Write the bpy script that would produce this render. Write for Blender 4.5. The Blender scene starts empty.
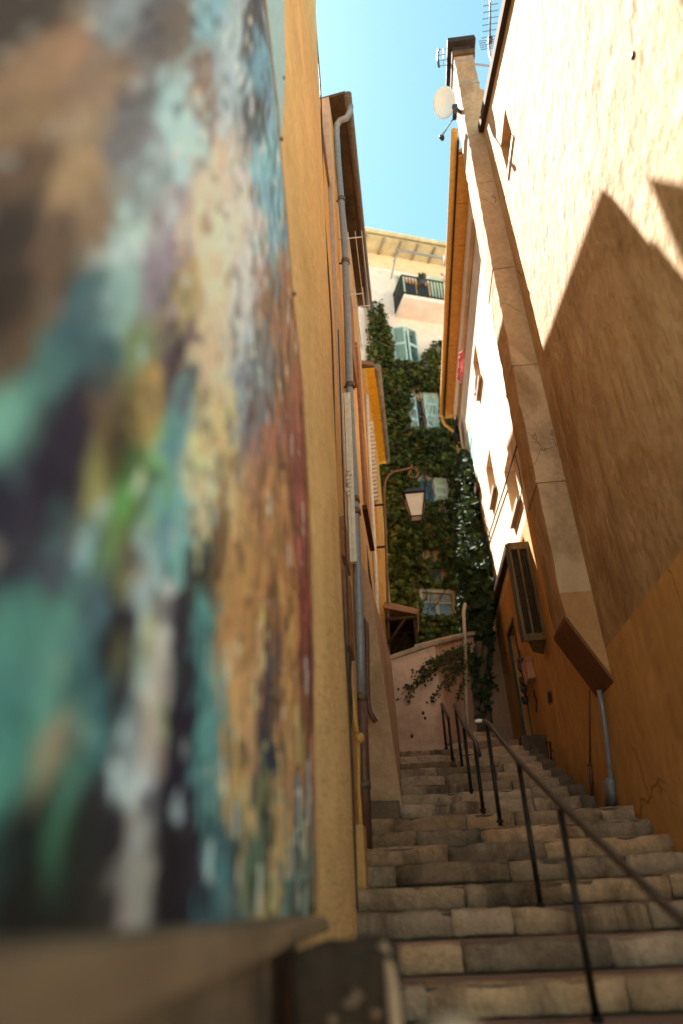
import bpy, bmesh, math, random
import numpy as np
from mathutils import Vector, Matrix, noise
random.seed(11); rng = np.random.default_rng(5)
scene = bpy.context.scene
COL = scene.collection
# ------------------------------------------------------------------ camera calibration (metres, camera at the origin)
F_PX = 683.0
def _n(v): return v/np.linalg.norm(v)
UP = _n(np.array([-58.5, 1226.0, F_PX]))
_hx = 420.0
_hy = 512+(UP[0]*(_hx-341.5)+UP[2]*F_PX)/UP[1]
FW = _n(np.array([_hx-341.5, 512-_hy, F_PX]))
RT = np.cross(FW, UP); RT = RT if RT[0] > 0 else -RT
def ray(x, y):
    v = np.array([x-341.5, 512-y, F_PX]); return np.array([v@RT, v@FW, v@UP])
def P(x, y, Y): v = ray(x, y); return Vector(v*(Y/v[1]))
def PX(x, y, X): v = ray(x, y); return Vector(v*(X/v[0]))
def PP(x, y, p0, n): v = ray(x, y); p0 = np.array(p0); n = np.array(n); return Vector(v*((p0@n)/(v@n)))
# ------------------------------------------------------------------ materials
def new_mat(name):
    m = bpy.data.materials.new(name); m.use_nodes = True
    nt = m.node_tree; return m, nt, nt.nodes['Principled BSDF']
def srgb(h):
    h = h.lstrip('#'); c = [int(h[i:i+2], 16)/255 for i in (0, 2, 4)]
    return tuple(x/12.92 if x <= .04045 else ((x+.055)/1.055)**2.4 for x in c)
def mixrgb(nt, fac, a, b, mode='MIX'):
    n = nt.nodes.new('ShaderNodeMix'); n.data_type = 'RGBA'; n.blend_type = mode
    for sock, v in ((0, fac), (6, a), (7, b)):
        if hasattr(v, 'is_linked') or hasattr(v, 'links'): nt.links.new(v, n.inputs[sock])
        elif sock == 0: n.inputs[0].default_value = v
        else: n.inputs[sock].default_value = (*v[:3], 1)
    return n.outputs[2]
def noise_tex(nt, scale, detail=6, rough=.6, stretch=(1, 1, 1), dist=0, off=(0, 0, 0)):
    g = nt.nodes.new('ShaderNodeTexCoord'); mp = nt.nodes.new('ShaderNodeMapping')
    mp.inputs['Scale'].default_value = stretch; mp.inputs['Location'].default_value = off
    nt.links.new(g.outputs['Object'], mp.inputs[0])
    t = nt.nodes.new('ShaderNodeTexNoise'); t.inputs['Scale'].default_value = scale
    t.inputs['Detail'].default_value = detail; t.inputs['Roughness'].default_value = rough
    t.inputs['Distortion'].default_value = dist
    nt.links.new(mp.outputs[0], t.inputs['Vector']); return t.outputs[0]
def ramp(nt, fac, lo, hi):
    r = nt.nodes.new('ShaderNodeMapRange'); r.inputs[1].default_value = lo; r.inputs[2].default_value = hi
    nt.links.new(fac, r.inputs[0]); return r.outputs[0]
def plaster(name, a, b, stain=None, scale=1.6, rough=.92, bump=.35, bscale=28, grain=0, gscale=150, stretch=(1, 1, 1), stain_amt=.6, bdist=.02, specks=None, attr=False, stain_lo=.5, stain_hi=.68, big=None, drips=0, cracks=0, gst=(1, 1, 1), bdet=8, brough=.62):
    m, nt, bs = new_mat(name)
    n1 = noise_tex(nt, scale, 7, .62, stretch, .3)
    c = mixrgb(nt, ramp(nt, n1, .32, .68), a, b)
    n2 = noise_tex(nt, scale*7, 5, .65, stretch, 0, (3, 1, 2))
    c = mixrgb(nt, ramp(nt, n2, .35, .75), c, tuple(x*.82 for x in a))
    if stain:
        n3 = noise_tex(nt, scale*.55, 8, .68, (stretch[0], stretch[1], stretch[2]*.45), .6, (7, 3, 5))
        f = nt.nodes.new('ShaderNodeMath'); f.operation = 'MULTIPLY'; f.inputs[1].default_value = stain_amt
        nt.links.new(ramp(nt, n3, stain_lo, stain_hi), f.inputs[0]); c = mixrgb(nt, f.outputs[0], c, stain)
    if specks:
        n4 = noise_tex(nt, gscale*.7, 2, .5, gst, 0, (1, 9, 4))
        f = nt.nodes.new('ShaderNodeMath'); f.operation = 'MULTIPLY'; f.inputs[1].default_value = .55
        nt.links.new(ramp(nt, n4, .56, .70), f.inputs[0]); c = mixrgb(nt, f.outputs[0], c, specks)
    if drips:
        nd = noise_tex(nt, 1.0, 6, .6, (3.2, 3.2, .4), .6, (11, 2, 8)); nk = noise_tex(nt, .8, 3, .5, (1, 1, 1), 0, (4, 4, 1))
        f1 = nt.nodes.new('ShaderNodeMath'); f1.operation = 'MULTIPLY'; nt.links.new(ramp(nt, nd, .52, .72), f1.inputs[0]); nt.links.new(ramp(nt, nk, .4, .65), f1.inputs[1])
        f2 = nt.nodes.new('ShaderNodeMath'); f2.operation = 'MULTIPLY'; f2.inputs[1].default_value = drips; nt.links.new(f1.outputs[0], f2.inputs[0])
        c = mixrgb(nt, f2.outputs[0], c, tuple(x*.45 for x in a))
        npt = noise_tex(nt, .55, 4, .5, (1, 1, 1), 1.2, (9, 9, 9)); f3 = nt.nodes.new('ShaderNodeMath'); f3.operation = 'MULTIPLY'; f3.inputs[1].default_value = .5*min(1, drips*1.6)
        nt.links.new(ramp(nt, npt, .55, .62), f3.inputs[0]); c = mixrgb(nt, f3.outputs[0], c, tuple(min(1, x*1.15+.02) for x in b))
    if cracks:
        g = nt.nodes.new('ShaderNodeTexCoord'); nz = nt.nodes.new('ShaderNodeTexNoise'); nz.inputs['Scale'].default_value = 2.5; nz.inputs['Detail'].default_value = 6
        nt.links.new(g.outputs['Object'], nz.inputs['Vector'])
        mxv = nt.nodes.new('ShaderNodeMix'); mxv.data_type = 'RGBA'; mxv.inputs[0].default_value = .28
        nt.links.new(g.outputs['Object'], mxv.inputs[6]); nt.links.new(nz.outputs[1], mxv.inputs[7])
        vo = nt.nodes.new('ShaderNodeTexVoronoi'); vo.feature = 'DISTANCE_TO_EDGE'; vo.inputs['Scale'].default_value = cracks; nt.links.new(mxv.outputs[2], vo.inputs['Vector'])
        k1 = nt.nodes.new('ShaderNodeMath'); k1.operation = 'LESS_THAN'; k1.inputs[1].default_value = .006; nt.links.new(vo.outputs[0], k1.inputs[0])
        k2 = nt.nodes.new('ShaderNodeMath'); k2.operation = 'MULTIPLY'; nt.links.new(k1.outputs[0], k2.inputs[0]); nt.links.new(ramp(nt, noise_tex(nt, .9, 3, .5, (1, 1, 1), 0, (2, 8, 5)), .52, .6), k2.inputs[1])
        k3 = nt.nodes.new('ShaderNodeMath'); k3.operation = 'MULTIPLY'; k3.inputs[1].default_value = .7; nt.links.new(k2.outputs[0], k3.inputs[0])
        c = mixrgb(nt, k3.outputs[0], c, tuple(x*.35 for x in a))
    if attr:
        at = nt.nodes.new('ShaderNodeAttribute'); at.attribute_name = 'tint'
        c = mixrgb(nt, 1.0, c, at.outputs[0], 'MULTIPLY')
    nt.links.new(c, bs.inputs['Base Color']); bs.inputs['Roughness'].default_value = rough
    bs.inputs['Specular IOR Level'].default_value = .25
    nb = noise_tex(nt, bscale, bdet, brough, stretch)
    bp = nt.nodes.new('ShaderNodeBump'); bp.inputs['Strength'].default_value = bump; bp.inputs['Distance'].default_value = bdist
    nt.links.new(nb, bp.inputs['Height'])
    last = bp
    if big:
        ng = noise_tex(nt, big[0], 4, .55, (1, 1, .35), .4, (2, 6, 1))
        bg = nt.nodes.new('ShaderNodeBump'); bg.inputs['Strength'].default_value = big[1]; bg.inputs['Distance'].default_value = .06
        nt.links.new(ng, bg.inputs['Height']); nt.links.new(last.outputs[0], bg.inputs['Normal']); last = bg
    if grain:
        ng = noise_tex(nt, gscale, 2, .5, gst)
        bg = nt.nodes.new('ShaderNodeBump'); bg.inputs['Strength'].default_value = grain; bg.inputs['Distance'].default_value = .012
        nt.links.new(ng, bg.inputs['Height']); nt.links.new(last.outputs[0], bg.inputs['Normal']); last = bg
    nt.links.new(last.outputs[0], bs.inputs['Normal'])
    return m
def simple(name, col, rough=.6, metal=0, var=.25, scale=14, bump=.1, stretch=(1, 1, 1)):
    m, nt, bs = new_mat(name)
    n1 = noise_tex(nt, scale, 5, .6, stretch)
    c = mixrgb(nt, ramp(nt, n1, .3, .7), tuple(x*(1-var) for x in col), tuple(min(1, x*(1+var)) for x in col))
    nt.links.new(c, bs.inputs['Base Color'])
    bs.inputs['Roughness'].default_value = rough; bs.inputs['Metallic'].default_value = metal
    if rough > .6: bs.inputs['Specular IOR Level'].default_value = .15
    if bump:
        bp = nt.nodes.new('ShaderNodeBump'); bp.inputs['Strength'].default_value = bump; bp.inputs['Distance'].default_value = .01
        nt.links.new(noise_tex(nt, scale*4, 4), bp.inputs['Height']); nt.links.new(bp.outputs[0], bs.inputs['Normal'])
    return m
def attr_mat(name, rough=.7, trans=0, varscale=0, spec=.3):
    m, nt, bs = new_mat(name)
    at = nt.nodes.new('ShaderNodeAttribute'); at.attribute_name = 'tint'
    c = at.outputs[0]
    if varscale:
        n1 = noise_tex(nt, varscale, 4); c = mixrgb(nt, ramp(nt, n1, .3, .75), c, mixrgb(nt, 1.0, c, (.6, .6, .62), 'MULTIPLY'))
    nt.links.new(c, bs.inputs['Base Color'])
    bs.inputs['Roughness'].default_value = rough; bs.inputs['Specular IOR Level'].default_value = spec
    if trans:
        tr = nt.nodes.new('ShaderNodeBsdfTranslucent'); nt.links.new(c, tr.inputs[0])
        mx = nt.nodes.new('ShaderNodeMixShader'); mx.inputs[0].default_value = trans
        out = nt.nodes['Material Output']
        nt.links.new(bs.outputs[0], mx.inputs[1]); nt.links.new(tr.outputs[0], mx.inputs[2]); nt.links.new(mx.outputs[0], out.inputs[0])
    return m
M = {}
M['stucco'] = plaster('yellow_stucco', (.74, .49, .215), (.81, .55, .255), (.55, .32, .12), 2.2, .95, .3, 30, 1.0, 58, drips=.3, gst=(1, .2, 1), specks=(.36, .17, .045), stain_amt=.55)
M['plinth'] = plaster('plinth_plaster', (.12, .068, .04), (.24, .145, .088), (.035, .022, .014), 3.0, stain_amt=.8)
M['b2wall'] = plaster('peach_plaster', (.66, .40, .17), (.74, .46, .21), (.40, .20, .07), 1.2, bump=.5, bscale=18, stain_amt=.7, specks=(.4, .2, .08), gscale=60, drips=.6, cracks=1.2)
M['yellow_old'] = plaster('old_yellow_plaster', (.68, .39, .12), (.74, .45, .16), (.42, .20, .06), 1.6, bump=.4, stain_amt=.6)
M['pinkgrey'] = plaster('pinkish_gable_plaster', (.50, .36, .30), (.58, .43, .36), (.34, .23, .18), 1.5)
M['buttress'] = plaster('worn_buttress_plaster', (.47, .29, .17), (.56, .37, .23), (.25, .13, .07), 2.5, bump=.5, stain_amt=.7)
M['right_upper'] = plaster('rough_cream_plaster', (.37, .232, .108), (.475, .325, .18), (.22, .122, .05), 1.9, bump=.5, bscale=4.5, stretch=(1, 1, .8), stain_amt=.8, bdist=.10, bdet=5, brough=.5, drips=.35, cracks=.9, big=(2.0, .7), stain_lo=.5, stain_hi=.66)
M['right_lower'] = plaster('ochre_painted_plaster', (.54, .30, .10), (.62, .355, .13), (.34, .17, .06), 1.4, bump=.45, bscale=14, stretch=(1, 1, .6), stain_amt=.7, drips=.45, cracks=.8, big=(3, .3))
M['right_far'] = plaster('pale_plaster', (.58, .45, .31), (.66, .53, .39), (.46, .32, .19), 1.1, drips=.4, bump=.5, bscale=14, stain_amt=.4, stretch=(1, 1, .5))
M['chim_face'] = plaster('grey_pink_render', (.42, .27, .16), (.53, .36, .23), (.20, .11, .06), 2.2, bump=.6, bscale=14, stain_amt=.8, stain_lo=.46, stain_hi=.68, drips=.6, cracks=1.5)
M['chim_low'] = plaster('ochre_render_patch', (.47, .255, .11), (.54, .30, .14), (.33, .16, .07), 2.5, bump=.4)
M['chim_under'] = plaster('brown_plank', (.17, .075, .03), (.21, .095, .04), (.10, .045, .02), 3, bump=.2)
M['pink'] = plaster('pink_wall_plaster', (.66, .42, .31), (.74, .50, .38), (.42, .24, .15), 1.5, bump=.5, stain_amt=.75, drips=.6, cracks=1.1)
M['coping'] = plaster('stone_coping', (.45, .33, .24), (.55, .42, .32), (.22, .15, .10), 5)
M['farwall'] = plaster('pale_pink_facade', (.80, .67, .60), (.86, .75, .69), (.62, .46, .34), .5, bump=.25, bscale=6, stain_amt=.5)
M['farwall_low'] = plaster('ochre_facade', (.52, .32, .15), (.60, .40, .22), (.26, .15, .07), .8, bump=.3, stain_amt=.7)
M['frieze'] = simple('faded_orange_band', (.74, .56, .38), .85, var=.12, scale=3)
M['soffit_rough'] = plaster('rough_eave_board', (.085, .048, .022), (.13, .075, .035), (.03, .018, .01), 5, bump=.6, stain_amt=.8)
M['soffit_ochre'] = simple('ochre_eave_paint', (.62, .33, .09), .75, var=.15)
M['soffit_yellow'] = simple('yellow_eave_boards', (.80, .42, .03), .7, var=.12)
M['soffit_far'] = simple('olive_eave_panels', (.46, .42, .27), .8, var=.2, scale=3)
M['gutter_dark'] = simple('dark_zinc_gutter', (.12, .085, .06), .55, .3)
M['gutter_grey'] = simple('aged_zinc_gutter', (.27, .22, .17), .55, .3, scale=5)
M['tile'] = plaster('roof_tile', (.36, .19, .11), (.44, .25, .15), (.18, .11, .07), 6, stain_amt=.8)
M['zinc'] = simple('blue_grey_pipe', (.23, .245, .27), .45, .2, var=.15)
M['brownpipe'] = simple('brown_cast_pipe', (.13, .06, .038), .5, .1)
M['whitetrunk'] = simple('off_white_trunking', (.62, .56, .48), .6, var=.15)
M['dark'] = simple('dark_brown_paint', (.04, .026, .018), .5)
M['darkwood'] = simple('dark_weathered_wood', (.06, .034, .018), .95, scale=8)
M['redwood'] = simple('red_brown_shutter', (.26, .12, .06), .7, scale=10)
M['iron'] = simple('black_brown_iron', (.022, .017, .014), .42, .6, var=.4, scale=30)
M['rail'] = simple('brown_painted_rail', (.05, .03, .022), .5, .2, var=.3, scale=20)
M['rust'] = simple('rusty_iron', (.17, .085, .042), .6, .3, scale=25)
M['teal'] = simple('pale_teal_paint', (.40, .56, .54), .6, var=.12)
M['tealdark'] = simple('teal_louvre', (.20, .34, .34), .65, var=.15)
M['palegreen'] = simple('pale_green_paint', (.46, .56, .46), .6, var=.1)
M['cream'] = simple('cream_paint', (.60, .52, .42), .6, var=.1)
M['blue'] = simple('blue_curtain', (.30, .47, .66), .8, var=.3, scale=18, stretch=(4, 1, .5))
M['bluepaint'] = simple('blue_frame_paint', (.10, .30, .45), .6, var=.15)
M['glassdark'] = simple('dark_glass', (.03, .035, .04), .12, var=.2, bump=0)
M['frost'] = simple('frosted_lamp_glass', (.60, .55, .48), .35, var=.1, scale=6, bump=0)
M['white'] = simple('white_enamel', (.72, .70, .66), .45, var=.06)
M['slat'] = simple('olive_slat_wood', (.19, .13, .06), .7, var=.35, scale=6, stretch=(3, 3, .4))
M['slatdark'] = simple('slat_gap_dark', (.045, .032, .02), .8)
M['doorgreen'] = simple('dark_green_frame', (.035, .045, .03), .5)
M['doorochre'] = simple('ochre_door', (.62, .37, .085), .6, var=.15, stretch=(4, 4, .4))
M['yellowpipe'] = simple('yellow_painted_pipe', (.50, .27, .065), .5, var=.12)
M['cable'] = simple('black_cable', (.03, .022, .018), .6, bump=0)
M['pinkcloth'] = simple('pink_cloth', (.62, .16, .20), .9, scale=18, var=.5)
M['blackcloth'] = simple('black_cloth', (.02, .018, .02), .9)
M['pot'] = simple('dark_pot', (.03, .03, .035), .5)
M['stonepost'] = plaster('dark_weathered_stone', (.035, .02, .012), (.085, .048, .026), (.15, .09, .05), 7, bump=.8, stain_amt=.4, stain_lo=.56, stain_hi=.72)
M['ledge'] = simple('worn_wood_ledge', (.20, .12, .07), .75, var=.4, scale=5, bump=.3, stretch=(1, .25, 1))
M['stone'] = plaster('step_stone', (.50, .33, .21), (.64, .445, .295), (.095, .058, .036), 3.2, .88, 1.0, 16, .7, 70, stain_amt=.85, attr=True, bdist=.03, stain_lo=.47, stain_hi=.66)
M['tread'] = plaster('red_brick_tread', (.27, .155, .11), (.35, .21, .15), (.10, .07, .05), 5, .9, .5, 30, stain_amt=.7)
M['mortar'] = plaster('dirty_mortar', (.13, .085, .055), (.20, .135, .09), (.04, .03, .022), 6)
M['moss'] = plaster('dirty_block_stone', (.16, .11, .065), (.22, .155, .095), (.07, .052, .03), 5, bump=.8)
M['ground'] = plaster('pale_paving', (.52, .43, .33), (.58, .49, .38), (.40, .32, .24), .6)
M['leaf'] = attr_mat('ivy_leaf', .75, .12, 0, .12)
M['stem'] = simple('ivy_stem', (.11, .075, .05), .85, scale=20)
M['paint'] = attr_mat('painted_canvas', .6, 0, 60, .3)
M['paleblue'] = simple('pale_blue_board', (.34, .52, .58), .7, var=.1)
M['flower'] = simple('pink_flower', (.6, .2, .3), .8)
M['darkband'] = simple('dark_chimney_cap', (.032, .024, .02), .8)
# ------------------------------------------------------------------ mesh builder
ORG = {}
class MB:
    def __init__(s): s.bm = bmesh.new(); s.tints = {}
    def face(s, pts, mi=0, tint=None):
        f = s.bm.faces.new([s.bm.verts.new(p) for p in pts]); f.material_index = mi
        if tint is not None: s.tints[f] = tint
        return f
    def hexa(s, c, mi=0, tint=None):        # 8 corners: bottom 4 ccw, top 4
        v = [s.bm.verts.new(p) for p in c]; fs = []
        for q in ((3, 2, 1, 0), (4, 5, 6, 7), (0, 1, 5, 4), (1, 2, 6, 5), (2, 3, 7, 6), (3, 0, 4, 7)):
            f = s.bm.faces.new([v[i] for i in q]); f.material_index = mi; fs.append(f)
            if tint is not None: s.tints[f] = tint
        return v, fs
    def box(s, x0, x1, y0, y1, z0, z1, mi=0, tint=None):
        return s.hexa([(x0, y0, z0), (x1, y0, z0), (x1, y1, z0), (x0, y1, z0), (x0, y0, z1), (x1, y0, z1), (x1, y1, z1), (x0, y1, z1)], mi, tint)
    def obox(s, c, ax, ay, az, mi=0):       # centre and half-axis vectors
        c, ax, ay, az = Vector(c), Vector(ax), Vector(ay), Vector(az)
        return s.hexa([c-ax-ay-az, c+ax-ay-az, c+ax+ay-az, c-ax+ay-az, c-ax-ay+az, c+ax-ay+az, c+ax+ay+az, c-ax+ay+az], mi)
    def prism(s, poly, d, mi=0):            # planar polygon extruded by vector d
        d = Vector(d); a = [s.bm.verts.new(p) for p in poly]; b = [s.bm.verts.new(Vector(p)+d) for p in poly]
        n = len(a); fs = [s.bm.faces.new(a[::-1]), s.bm.faces.new(b)]
        for i in range(n): fs.append(s.bm.faces.new([a[i], a[(i+1) % n], b[(i+1) % n], b[i]]))
        for f in fs: f.material_index = mi
    def tube(s, pts, r, n=8, mi=0, cap=True):
        pts = [Vector(p) for p in pts]; rr = r if isinstance(r, (list, tuple)) else [r]*len(pts)
        rings = []; up = None
        for i, p in enumerate(pts):
            t = (pts[min(i+1, len(pts)-1)]-pts[max(i-1, 0)]).normalized()
            if up is None: up = t.orthogonal().normalized()
            up = (up-t*up.dot(t)).normalized(); w = t.cross(up)
            rings.append([s.bm.verts.new(p+(up*math.cos(2*math.pi*k/n)+w*math.sin(2*math.pi*k/n))*rr[i]) for k in range(n)])
        for a, b in zip(rings, rings[1:]):
            for k in range(n):
                f = s.bm.faces.new([a[k], a[(k+1) % n], b[(k+1) % n], b[k]]); f.smooth = True; f.material_index = mi
        if cap:
            for q in (rings[0][::-1], rings[-1]):
                f = s.bm.faces.new(q); f.material_index = mi
    def ball(s, c, r, sc=(1, 1, 1), mi=0, sub=2):
        res = bmesh.ops.create_icosphere(s.bm, subdivisions=sub, radius=r)
        for v in res['verts']:
            v.co = Vector((v.co.x*sc[0], v.co.y*sc[1], v.co.z*sc[2]))+Vector(c)
            for f in v.link_faces: f.smooth = True; f.material_index = mi
    def build(s, name, mats, parent=None, bevel=0, thing=None):
        if not isinstance(mats, (list, tuple)): mats = [mats]
        org = ORG.get(parent.name, Vector()) if parent else Vector()
        if s.tints:
            lay = s.bm.loops.layers.float_color.new('tint')
            for f in s.bm.faces:
                t = s.tints.get(f, (1, 1, 1))
                for l in f.loops: l[lay] = (*t, 1)
        bmesh.ops.recalc_face_normals(s.bm, faces=s.bm.faces) if not getattr(s, 'keepn', False) else None
        if org.length: bmesh.ops.translate(s.bm, verts=s.bm.verts, vec=-org)
        me = bpy.data.meshes.new(name); s.bm.to_mesh(me); s.bm.free()
        for m in mats: me.materials.append(m)
        o = bpy.data.objects.new(name, me); COL.objects.link(o)
        if parent: o.parent = parent
        ORG[o.name] = org
        if bevel:
            b = o.modifiers.new('bevel', 'BEVEL'); b.width = bevel; b.segments = 2; b.limit_method = 'ANGLE'
        return o
def tag(o, label, cat, group=None):
    o['label'] = label; o['category'] = cat
    if group: o['group'] = group
    return o
def struct(o): o['kind'] = 'structure'; return o
def thing(name, loc, label, cat, group=None):
    o = bpy.data.objects.new(name, None); COL.objects.link(o); o.location = loc; o.empty_display_size = .2
    ORG[o.name] = Vector(loc); return tag(o, label, cat, group)
def each(name, mat, parent, items, fn, bevel=0):
    return [part(name, mat, parent, lambda mb: fn(mb, it), bevel) for it in items]
def part(name, mat, parent, fn, bevel=0):
    m = MB(); fn(m); return m.build(name, mat, parent, bevel)
# wall panel in a vertical plane: origin o, horizontal unit u, outward normal n, holes (s0,s1,z0,z1)
def wallpanel(mb, o, u, n, s0, s1, z0, ztop, holes=(), mi=0, zsplit=None, mi_low=1, depth=.2, ss=()):
    o, u, n = Vector(o), Vector(u), Vector(n)
    S = sorted(set([s0, s1]+[h[0] for h in holes]+[h[1] for h in holes]+list(ss)))
    zs = sorted(set([z0]+[h[2] for h in holes]+[h[3] for h in holes]+([zsplit] if zsplit is not None else [])))
    pt = lambda s, z, d=0: o+u*s+Vector((0, 0, z))-n*d
    for a, b in zip(S, S[1:]):
        col = zs+[None]
        for k in range(len(zs)):
            za = zs[k]; zb = col[k+1]
            cz = (za+(zb if zb is not None else za+.01))/2
            if any(h[0] < (a+b)/2 < h[1] and h[2] < cz < h[3] for h in holes): continue
            m = mi_low if (zsplit is not None and cz < zsplit) else mi
            ta, tb = ztop(a), ztop(b); ca = (min(za, ta), min(za, tb)); cb = (ta, tb) if zb is None else (min(zb, ta), min(zb, tb))
            if cb[0]-ca[0] < 1e-5 and cb[1]-ca[1] < 1e-5: continue
            q = [pt(a, ca[0]), pt(b, ca[1])]+([pt(b, cb[1])] if cb[1]-ca[1] > 1e-5 else [])+([pt(a, cb[0])] if cb[0]-ca[0] > 1e-5 else [])
            mb.face(q, m)
    for h in holes:
        a, b, c, d = h[:4]; dp = h[4] if len(h) > 4 else depth
        m = mi_low if (zsplit is not None and (c+d)/2 < zsplit) else mi
        for q in ((pt(a, c), pt(a, c, dp), pt(a, d, dp), pt(a, d)), (pt(b, c), pt(b, d), pt(b, d, dp), pt(b, c, dp)),
                  (pt(a, d), pt(a, d, dp), pt(b, d, dp), pt(b, d)), (pt(a, c), pt(b, c), pt(b, c, dp), pt(a, c, dp))):
            mb.face(q, m)
# ------------------------------------------------------------------ ground and stairs
ZN = lambda i: -.4026+.14*i
YN = lambda i: 3.996+.4052*i
m = MB(); m.box(-90, 90, -90, 90, -3.2, -2.5); struct(m.build('ground', M['ground']))
m = MB(); m.box(-2, 2.6, 10.48, 16.2, -2.4, 1.838); struct(m.build('landing', M['tread']))
m = MB(); m.box(-30, 30, 16.25, 80, -2.4, 1.7); struct(m.build('hill', M['ground']))
stairs = thing('stairs', (.8, 4, -2.4), 'stone stairs', 'stairs'); del stairs['label'], stairs['category']; struct(stairs)
def step(i, x0, x1, y0, z1, h, depth, tread=True, nose=.16):
    mb = MB()
    r = random.Random(i*7+3)
    x = x0
    while x < x1-.05:
        w = r.uniform(.35, 1.0); xe = min(x+w, x1)
        if x1-xe < .2: xe = x1
        big = bmesh.new()
        g = .003
        ya = y0+r.uniform(-.014, .012); zt = z1+r.uniform(-.01, .005)
        bmesh.ops.create_cube(big, size=1)
        sx, sy, sz = xe-x-2*g, nose, h-.004
        bmesh.ops.subdivide_edges(big, edges=big.edges, cuts=7, use_grid_fill=True)
        so = r.uniform(0, 50)
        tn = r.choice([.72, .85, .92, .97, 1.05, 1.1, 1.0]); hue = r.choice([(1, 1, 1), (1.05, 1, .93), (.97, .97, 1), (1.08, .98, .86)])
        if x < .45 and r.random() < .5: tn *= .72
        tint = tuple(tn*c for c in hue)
        vm = {}
        for v in big.verts:
            rd = .007
            p = Vector((v.co.x*sx, v.co.y*sy, v.co.z*sz))
            # rounded box
            hx, hy, hz = sx/2, sy/2, sz/2
            q = Vector((max(-hx+rd, min(hx-rd, p.x)), max(-hy+rd, min(hy-rd, p.y)), max(-hz+rd, min(hz-rd, p.z))))
            dlt = p-q
            if dlt.length > rd: p = q+dlt.normalized()*rd
            nn = noise.noise_vector(p*5+Vector((so, i, 0)))*.011+noise.noise_vector(p*21+Vector((so, i, 3)))*.009
            p = p+nn
            if v.co.z > .3 and v.co.y < -.3:
                ch_ = max(0, noise.noise(Vector((p.x*9+so, i*3.1, 1)))-.08)*.055+max(0, noise.noise(Vector((p.x*3.2+so, i, 7))))*.022
                p.z -= ch_*(1 if v.co.z > .45 else .4); p.y += ch_*.8
            vm[v.index] = mb.bm.verts.new((p.x+(x+xe)/2, p.y+ya+sy/2, p.z+zt-h/2))
        for f in big.faces:
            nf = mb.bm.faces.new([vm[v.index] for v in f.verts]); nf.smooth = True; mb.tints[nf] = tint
        big.free(); x = xe
    mb.box(x0+.01, x1-.01, y0+.022, y0+depth+.08, z1-h-.03, z1-.016, 2)
    mb.box(x0+.01, x1-.01, y0+nose-.02, y0+depth+.06, z1-h-.02, z1-.008, 1)
    o = mb.build('step', [M['stone'], M['tread'], M['mortar']], stairs)
    return o
for i in range(-14, 8): step(i, -.52, 1.99, YN(i), ZN(i), .14, .405 if i < 7 else .5)
for i in range(8, 17): step(i, -.13, 1.6, YN(i), ZN(i), .14, .405 if i < 16 else .6)
for k, i in enumerate(range(17, 21)): step(i, .62+.06*k, 1.42, YN(i)+.25, ZN(i)-.0, .14, .405)
def f(mb):
    mb.box(1.6, 1.99, 7.2, 11.0, -.4, .575); mb.box(1.605, 1.99, 10.2, 11.05, .5, 1.83)
part('side_strip', M['mortar'], stairs, f)
def rough_block(mb, x0, x1, y0, y1, z0, z1, seed, cuts=5, amp=.02):
    b = bmesh.new(); bmesh.ops.create_cube(b, size=1); bmesh.ops.subdivide_edges(b, edges=b.edges, cuts=cuts, use_grid_fill=True)
    vm = {}
    for v in b.verts:
        p = Vector(((x0+x1)/2+v.co.x*(x1-x0), (y0+y1)/2+v.co.y*(y1-y0), (z0+z1)/2+v.co.z*(z1-z0)))
        p += noise.noise_vector(p*4+Vector((seed, 0, 0)))*amp+noise.noise_vector(p*15+Vector((seed, 5, 0)))*amp*.4
        vm[v.index] = mb.bm.verts.new(p)
    for fc in b.faces:
        q = mb.bm.faces.new([vm[v.index] for v in fc.verts]); q.smooth = True
    b.free()
part('corner_block', M['moss'], stairs, lambda mb: rough_block(mb, -.44, -.13, 6.9, 7.5, .3, .735, 3))
def f(mb):
    for i in range(8, 15): rough_block(mb, 1.585, 1.72+.05*random.random(), YN(i)+.03, YN(i)+.40, ZN(i)-.3, ZN(i)-.0+.03*random.random(), i, 4, .025)
part('stair_kerb', M['mortar'], stairs, f)
# ------------------------------------------------------------------ left house with the painted panel
B1 = lambda Y: -.47+.018*Y
h1 = thing('stucco_house', (-2.5, 0, -2.5), 'yellow stucco house on the left carrying the big painted panel', 'house')
part('wall', M['stucco'], h1, lambda mb: mb.prism([(B1(.1), .1, -2.6), (B1(4.7), 4.7, -2.6), (-5.5, 4.7, -2.6), (-5.5, .1, -2.6)], (0, 0, 13.5)), bevel=.03)
part('roof', M['tile'], h1, lambda mb: mb.hexa([(B1(0)+.06, 0, 10.9), (B1(4.7)+.06, 4.74, 10.9), (-5.6, 4.74, 12.5), (-5.6, 0, 12.5), (B1(0)+.06, 0, 11.02), (B1(4.7)+.06, 4.74, 11.02), (-5.6, 4.74, 12.64), (-5.6, 0, 12.64)]))
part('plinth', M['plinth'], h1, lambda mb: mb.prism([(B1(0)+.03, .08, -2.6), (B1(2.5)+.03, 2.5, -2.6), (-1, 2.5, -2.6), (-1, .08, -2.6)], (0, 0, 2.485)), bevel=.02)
part('corner_cable', M['cable'], h1, lambda mb: [mb.tube([(B1(4.7)-.0+.012*math.sin(z*1.7), 4.715, z) for z in np.arange(-.1, 10.8, .4)], .009, 6), mb.tube([(B1(4.7)-.018+.008*math.sin(z*2.3+1), 4.72, z) for z in np.arange(2, 10.8, .4)], .006, 6)])
each('wall_hook', M['dark'], h1, ((283, 78), (281, 139), (294, 294)), lambda mb, q: mb.ball(PP(*q, (B1(0)+.012, 0, 0), (1, -.018, 0)), .014, sub=1))
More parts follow.
